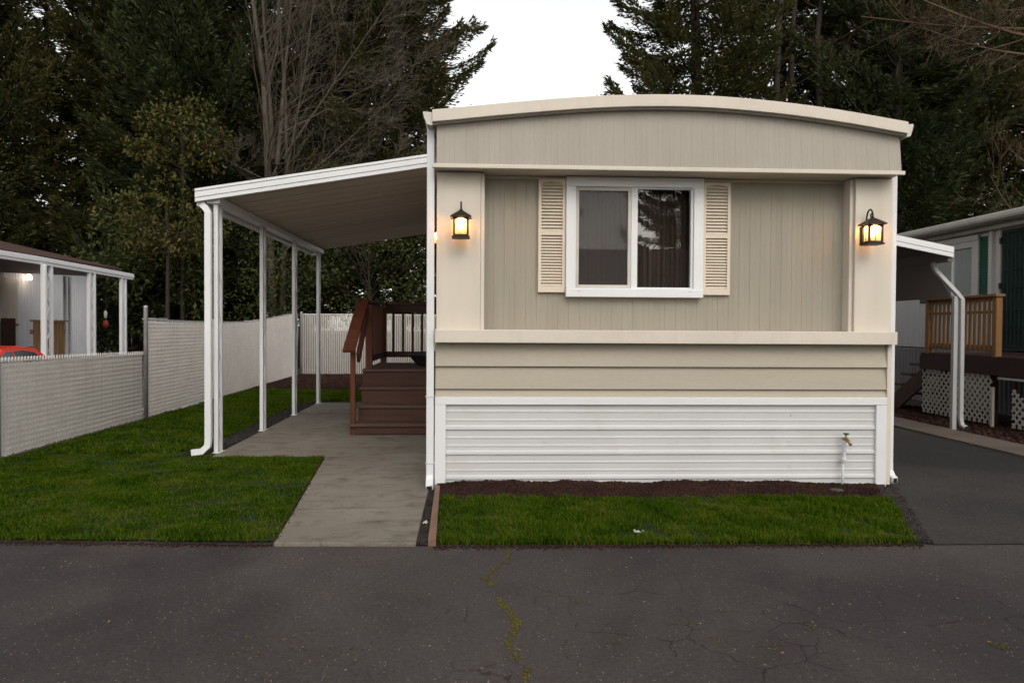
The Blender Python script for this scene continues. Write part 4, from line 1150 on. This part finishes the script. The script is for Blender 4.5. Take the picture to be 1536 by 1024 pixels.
def conifer(name, seed, Ht, z0, R, n_limb, dens, mat, upsweep=.30, trunk_r=.30, zvis=17., width=.068, shape=.55):
    rg = np.random.default_rng(seed)
    root = bpy.data.objects.new(name, None); C.objects.link(root)
    # trunk
    zs = np.linspace(-.3, Ht, 14)
    wob = np.c_[np.sin(zs*.35+seed)*.10, np.cos(zs*.28+seed)*.10]
    tr = MB().tube([(wob[i,0], wob[i,1], zs[i]) for i in range(14)], [max(.02, trunk_r*(1-zs[i]/Ht)**.8*(1.25 if i == 0 else 1)) for i in range(14)], 10)
    tr.build('trunk', M['bark'], root, smooth=True)
    limbs = MB(); Ps=[]; Ds=[]; Ls=[]; Ws=[]
    for i in range(n_limb):
        u = (i+rg.uniform(0,1))/n_limb
        z = z0 + (Ht-.4-z0)*u
        hf = (z-z0)/(Ht-z0)
        r = R*(1-hf)**shape*rg.uniform(.62,1.12)
        if hf < .08: r *= .75
        az = i*2.39996 + rg.normal()*.35
        o = np.array([np.interp(z, zs, wob[:,0]), np.interp(z, zs, wob[:,1]), z])
        h = np.array([math.cos(az), math.sin(az), 0])
        a0 = rg.uniform(-.28,.05) + .35*hf; up = upsweep*rg.uniform(.4,1.5)
        bend = rg.normal()*.25
        sdv = np.array([-h[1], h[0], 0])
        def pt(t):
            t = np.asarray(t)[...,None]
            return o + h*(r*t) + sdv*(bend*r*t*t*.5) + np.array([0,0,1.])*(r*(a0*t + up*t*t*t))
        ts = np.linspace(0, .97, 6); lp = pt(ts)
        lr = .012+.011*r
        limbs.tube([tuple(p) for p in lp], [lr*(1-.85*t) for t in ts], 4, False)
        n = int(dens*r*(1.9 if z < zvis else .5))
        t = rg.uniform(.10, 1, n)**.85
        w = (.42*r*(1-t)**.75 + .10)
        s = rg.uniform(-1,1,n)
        s = np.sign(s)*np.abs(s)**.8
        base = pt(t) + sdv*(s*w)[:,None]
        base[:,2] += -np.abs(s)*w*.22 + rg.normal(size=n)*.07 - rg.uniform(0,.22,n)*(.4+.6*(1-t))
        tan = unit(pt(np.minimum(t+.05,1.05))-pt(t-.0))
        d = unit(tan + sdv*(s*.9)[:,None] + rg.normal(size=(n,3))*.30 + np.array([0,0,-.10]))
        Ps.append(base); Ds.append(d)
        Ls.append(rg.uniform(.13,.33,n)*(1.1-.3*t)); Ws.append(rg.uniform(.6,1.3,n)*width)
        k = 10                                          # feathery tip
        tt = np.linspace(.86,1,k); d2 = unit(unit(pt(tt+.03)-pt(tt)) + rg.normal(size=(k,3))*.22)
        Ps.append(pt(tt)); Ds.append(d2); Ls.append(rg.uniform(.22,.45,k)); Ws.append(np.full(k, width*.8))
    limbs.build('limbs', M['bark'], root)
    P = np.concatenate(Ps); V, F = kites(P, np.concatenate(Ds), np.concatenate(Ls), np.concatenate(Ws), rg)
    mesh_np('crown', V, F, M[mat], root)
    return root

def leafcloud(rg, centers, radii, n_per, L, W, squash=.8):
    Ps=[]; Ds=[]
    for c, r in zip(centers, radii):
        n = int(n_per*r*r)
        d = unit(rg.normal(size=(n,3)))
        rr = r*rg.uniform(.35,1.05,n)**.6
        p = c + d*rr[:,None]*np.array([1,1,squash])
        Ps.append(p); Ds.append(unit(d*.8 + rg.normal(size=(n,3))*.7 + np.array([0,0,.1])))
    P = np.concatenate(Ps); D = np.concatenate(Ds); n = len(P)
    return kites(P, D, rg.uniform(.6,1.3,n)*L, rg.uniform(.7,1.2,n)*W, rg, .1, .5)

def broadleaf(name, seed, size, n_cl, mat, label, cat, loc, group=None, L=.16, W=.085, n_per=520, zlow=.0, cl=(.45,.95), trunk=.10):
    rg = np.random.default_rng(seed)
    root = thing(name, (0,0,0), label, cat, group)
    sx, sy, sz = size
    cs=[]; rs=[]
    tr = MB(); 
    tr.tube([(0,0,-.3),(.05,0,zlow+sz*.25),(-.04,.05,zlow+sz*.7)], [trunk, trunk*.8, trunk*.3], 8)
    for i in range(n_cl):
        d = unit(rg.normal(size=3)); k = rg.uniform(.2,1)**.5
        c = np.array([d[0]*sx*k, d[1]*sy*k, zlow + sz*.5 + d[2]*sz*.5*k])
        cs.append(c); rs.append(rg.uniform(*cl))
        a = np.array([0,0,zlow+max(0.1,(c[2]-zlow)*.45)])
        m_ = (a+c)/2 + rg.normal(size=3)*.12
        tr.tube([tuple(a), tuple(m_), tuple(c)], [trunk*.18, trunk*.12, .005], 4, False)
    tr.build('trunk', M['bark'], root)
    V, F = leafcloud(rg, cs, rs, n_per, L, W)
    mesh_np('crown', V, F, M[mat], root)
    root.location = loc
    return root

def bare_tree(label, loc, seed, stems, levels=4, mat='barkl', fan=(0,0,0), group=None, name='bare_tree', twig=1.0):
    rg = np.random.default_rng(seed)
    root = thing(name, (0,0,0), label, 'tree', group)
    tm = MB(); bm_ = MB()
    def grow(p, d, L, r, lev, m):
        n = 6; pts=[p.copy()]; q = p.copy(); dd = d.copy()
        for i in range(n):
            dd = unit(dd + rg.normal(size=3)*(.028 if lev == 0 else .09) + np.array([0,0,.02]))
            q = q + dd*L/n; pts.append(q.copy())
        rs = [r*(1-(.80 if lev == 0 else .72)*i/n) for i in range(n+1)]
        (tm if lev == 0 else bm_).tube([tuple(x) for x in pts], rs, 7 if lev == 0 else (5 if lev == 1 else 3), False)
        if lev >= levels: return
        nb = int((13, 9, 5, 4, 3)[lev]*twig) if lev < 5 else 2
        for k in range(nb):
            t = rg.uniform(.22 if lev == 0 else .15, 1.0); i = min(int(t*n), n-1)
            b = pts[i] + (pts[i+1]-pts[i])*(t*n-i)
            td = unit(pts[i+1]-pts[i])
            side = unit(np.cross(td, rg.normal(size=3)))
            nd = unit(td*rg.uniform(.5,.95) + side*rg.uniform(.45,.9) + np.array(fan)*(.35 if lev < 2 else .12) + np.array([0,0,.10]))
            if lev < 2 and nd[0]*fan[0] < 0: nd = unit(nd*np.array([-.4 if lev == 0 else .35,1,1]))
            grow(b, nd, L*(rg.uniform(.20,.42) if lev == 0 else rg.uniform(.34,.6))*(1.1-.35*t), max(.0055, min(.034, rs[i]*rg.uniform(.26,.42))), lev+1, m)
    for (p, d, L, r) in stems:
        grow(np.array(p, float), unit(np.array(d, float)), L, r, 0, tm)
    tm.build('trunk', M[mat], root, smooth=True); bm_.build('branches', M[mat], root)
    root.location = loc
    return root

cA = conifer('conifer_tree', 101, 22, 1.6, 4.7, 190, 125, 'conifer')
cB = conifer('conifer_tree', 102, 24, 2.6, 4.3, 200, 125, 'conifer', .38)
cC = conifer('conifer_tree', 103, 20, 1.2, 3.9, 170, 140, 'conifer2', .42, .24)
used = set()
def put(src, x, y, rz, s, label, group='tall dark conifers behind the homes'):
    o = src if src.name not in used else copy_tree(src)
    used.add(src.name)
    o.location = (x, y, 0 if x > -5.3 else -.3); o.rotation_euler.z = rz; o.scale = (s, s, s*1.0)
    tag(o, label, 'tree', group)
    return o
put(cA, -2.9, 29.0, .4, 1.0, 'dark conifer with feathery limbs reaching into the pale sky gap, left side')
put(cB, -6.9, 31.5, 1.2, 1.02, 'dark conifer directly behind the bare branching tree')
put(cC, -10.2, 28.0, 2.2, 1.12, 'dark conifer above the olive broadleaf tree, left half')
put(cA, -13.6, 30.5, 3.3, 1.05, 'dark conifer standing over the brown roof of the left neighbour')
put(cB, -17.4, 28.5, 4.4, 1.05, 'dark conifer at the far left edge of the photo')
put(cC, -20.6, 32.5, .9, 1.2, 'conifer half out of frame behind the leftmost conifer')
put(cB, 8.0, 28.0, 2.5, 1.0, 'conifer with thick trunk and ragged left edge, right of the sky gap')
put(cA, 12.4, 30.5, 5.2, 1.0, 'conifer above the right end of the curved roof')
put(cC, 15.2, 27.0, .3, 1.15, 'bushy conifer rising right of the curled arm lantern')
put(cB, 18.2, 30.0, 3.8, 1.06, 'dark conifer above the right neighbour roof')
put(cA, 21.6, 28.5, 1.9, 1.05, 'dark conifer at the far right edge behind bare twigs')
put(cC, 24.6, 31.0, 4.0, 1.1, 'conifer mostly out of frame beyond the right neighbour home')
# second row
put(cB, -4.6, 35.5, 2.9, 1.1, 'conifer in the back row between the bare tree and the sky gap')
put(cC, -12.0, 34.5, 4.2, 1.2, 'conifer in the back row above the olive broadleaf tree')
put(cC, -15.5, 36.0, 1.0, 1.25, 'conifer in the back row, seen in gaps over the left neighbour')
put(cA, -9.0, 37.0, 2.0, 1.15, 'conifer in the back row, seen in gaps left of the bare tree')
#put(cB, 15.4, 36.5, .6, 1.15, 'conifer in the back row behind the curved roof end')
put(cA, 20.5, 37.0, 4.6, 1.15, 'conifer in the back row over the right neighbour home')
# slim dark stems behind the home
for i, (x, y, lab) in enumerate(((10.6,27.0,'slim dark bare stem nearest the thick conifer trunk, over the curved roof'),(11.5,27.8,'slim dark bare stem, middle of three over the curved roof'),(12.3,27.2,'slim dark leaning stem, rightmost of three over the curved roof'))):
    r = thing('tree_stem', (x, y, 0), lab, 'tree', 'slim stems behind the home')
    MB().tube([(x,y,-.2),(x+.1*i,y,6),(x+.15-.1*i,y,12),(x+.5,y+.2,16)], [.17,.14,.10,.03], 8).build('trunk', M['bark'], r, smooth=True)
    m = MB(); rr = random.Random(i)
    for k in range(16):
        z = 5+k*.6; a = rr.uniform(0,6.28); L = rr.uniform(.6,1.6)
        m.tube([(x+.1,y,z),(x+.1+math.cos(a)*L*.5,y+math.sin(a)*L*.5,z+.2),(x+.1+math.cos(a)*L,y+math.sin(a)*L,z+.6)], [.03,.02,.006], 4, False)
    m.build('branches', M['bark'], r)

broadleaf('broadleaf_tree', 201, (1.55,1.3,2.7), 26, 'laurel', 'olive yellow broadleaf tree left of the white edged carport roof', 'tree', (-9.2,24.6,0), zlow=5.9, L=.15, W=.085, n_per=430, cl=(.30,.72), trunk=.065)
broadleaf('broadleaf_tree', 202, (1.8,1.4,2.4), 26, 'laurel', 'olive green bushy tree behind the first carport posts', 'tree', (-9.2,23.4,0), zlow=3.3, L=.15, W=.08, n_per=430, cl=(.30,.75), trunk=.065)
broadleaf('broadleaf_shrub', 203, (3.4,1.6,4.4), 44, 'ivy', 'dark green shrub just behind the tall white side fence', 'shrub', (-11.4,25.2,-.3), zlow=.3, L=.17, W=.10)
broadleaf('broadleaf_shrub', 204, (2.6,1.6,4.2), 36, 'ivy', 'dark shrub behind the left neighbour porch posts', 'shrub', (-17.3,26.0,-.3), zlow=.5, L=.17, W=.10)
broadleaf('broadleaf_shrub', 205, (2.3,1.5,4.6), 34, 'ivy', 'leafy shrub behind the third and fourth carport posts', 'shrub', (-5.9,25.2,0), zlow=1.0, L=.13, W=.08, n_per=330, trunk=.035)
broadleaf('broadleaf_shrub', 206, (2.6,1.5,6.0), 40, 'ivy', 'thin leaved shrub over the back fence left of the brown porch', 'shrub', (-3.4,24.6,0), zlow=.9, L=.12, W=.07, n_per=260, trunk=.035)
broadleaf('broadleaf_shrub', 207, (2.2,1.5,6.6), 40, 'ivy', 'thin leaved shrub over the back fence behind the brown porch railing', 'shrub', (-.9,25.2,0), zlow=.9, L=.12, W=.07, n_per=260, trunk=.035)
broadleaf('broadleaf_tree', 208, (1.9,1.5,8.5), 46, 'laurel', 'small sunlit treetop peeping over the curved roof below the pale sky', 'tree', (6.9,42,0), zlow=5.4, L=.17, W=.10, n_per=260, trunk=.12)
broadleaf('broadleaf_shrub', 209, (3.6,1.6,5.0), 40, 'ivy', 'dark shrub behind the right neighbour roof', 'shrub', (17.0,24.5,0), zlow=.5, L=.17, W=.10)
bare_tree('leafless grey tree with forked stems and fine twigs behind the carport roof', (-6.6,25.5,0), 301,
    [((0,0,-.2),(-.01,0,1),14.5,.16),((.22,.05,-.2),(.02,0,1),13.5,.12),((-.06,.05,6.8),(-.05,0,1),8,.075),((.12,0,6.6),(.05,.1,1),8.5,.080),((.4,.1,6.4),(.20,0,1),8,.045),
     ((.25,.1,5.6),(.75,-.1,.62),6.0,.034),((.2,0,4.6),(.85,-.1,.42),5.2,.030),((0,0,6.0),(-.85,-.2,.35),3.4,.024),((.3,0,6.8),(.60,-.1,.80),7.0,.036),((.3,0,3.6),(.9,-.2,.25),4.5,.026),((.2,0,7.6),(.9,.1,.55),6.0,.030)],
    levels=3, fan=(.45,0,.2), twig=1.0)
bare_tree('brown leafless tree whose twigs reach in at the top right corner', (16.4,20.5,0), 302,
    [((0,0,-.2),(.05,0,1),12,.20),((-.1,0,9.2),(-1,-.05,.14),5.2,.06),((-.1,0,9.6),(-1,.2,.12),5.4,.055),((-.1,0,9.9),(-1,-.2,.22),4.6,.05),((-.1,0,8.8),(-1,0,.12),4.2,.05)],
    levels=3, mat='twig', fan=(-.5,0,-.05), name='leafless_tree', twig=1.1)

# across the road, behind the camera: what the window glass mirrors
hx = thing('opposite_house', (5.5,-15,0), 'low gabled house across the road, seen only as a dark mirror image in the window', 'house')
B(1.0,11.0,-20,-13,-.03,2.5).build('wall', M['oldwall'], hx)
MB().prism([(-12.6,2.45),(-16.5,4.3),(-20.4,2.45),(-20.4,2.55),(-16.5,4.42),(-12.6,2.55)], 'x', .6, 11.4).build('roof', M['shingled'], hx)
B(3.0,4.2,-13.02,-12.97,1.0,2.1).build('window', M['glass2'], hx); B(7.0,7.95,-13.02,-12.97,0,2.05).build('door', M['greend'], hx)
for (sx, sy, ss, rz_, lb) in ((cA, (1.2,-25), .9, 1.0, 'conifer across the road left in the window mirror image'),(cB, (10.2,-24), .9, 2.0, 'conifer across the road in the middle of the window mirror image'),(cA, (14.5,-25), 1.0, 4.0, 'conifer across the road right in the window mirror image'),(cB, (-3.0,-26), .85, 3.0, 'conifer across the road seen in the screened pane')):
    o = copy_tree(sx); o.location = (sy[0], sy[1], 0); o.rotation_euler.z = rz_; o.scale = (ss,)*3
    tag(o, lb, 'tree', 'conifers across the road')



# ------------------------------------------------------------------ camera, light, world
F_ = 1150.; yaw = math.atan(56/F_); pitch_ = math.atan(22/F_); roll = .006
cam = bpy.data.cameras.new('camera'); co = bpy.data.objects.new('camera', cam); C.objects.link(co)
cam.sensor_width = 36; cam.lens = F_/1536*36; cam.clip_end = 1000; cam.clip_start = .05
R = Matrix.Rotation(-yaw, 4, 'Z') @ Matrix.Rotation(math.pi/2-pitch_, 4, 'X') @ Matrix.Rotation(roll, 4, 'Z')
co.matrix_world = Matrix.Translation((0,0,1.371)) @ R
S.camera = co
SUN_EL, SUN_AZ = rad(38), rad(166)      # azimuth clockwise from +Y: behind the camera, to the right
sd = bpy.data.lights.new('sun', 'SUN'); sd.energy = .60; sd.angle = rad(50); sd.color = (1,.94,.86)
so = bpy.data.objects.new('sun', sd); C.objects.link(so)
dv = Vector((math.sin(SUN_AZ)*math.cos(SUN_EL), math.cos(SUN_AZ)*math.cos(SUN_EL), math.sin(SUN_EL)))
so.rotation_euler = (-dv).to_track_quat('-Z', 'Y').to_euler(); so.location = (0,-20,30)
w = bpy.data.worlds.new('World'); S.world = w; w.use_nodes = True
nt = w.node_tree; bg = nt.nodes['Background']
sky = nt.nodes.new('ShaderNodeTexSky'); sky.sky_type = 'NISHITA'; sky.sun_disc = False
sky.sun_elevation = SUN_EL; sky.sun_rotation = SUN_AZ
sky.air_density = 1.0; sky.dust_density = 1.5; sky.ozone_density = 1.0
hs = nt.nodes.new('ShaderNodeHueSaturation'); hs.inputs['Saturation'].default_value = .25
nt.links.new(sky.outputs[0], hs.inputs['Color'])
tint = mixc(nt, 1.0, hs.outputs[0], (1.0,.955,.89,1), 'MULTIPLY')
nt.links.new(tint, bg.inputs['Color']); bg.inputs['Strength'].default_value = .15
S.view_settings.view_transform = 'Standard'; S.view_settings.look = 'None'
S.view_settings.exposure = 0.95; S.view_settings.gamma = 1
S.render.engine = 'CYCLES'
S.cycles.use_denoising = True
S.cycles.max_bounces = 6; S.cycles.transparent_max_bounces = 16
S.cycles.caustics_reflective = False; S.cycles.caustics_refractive = False
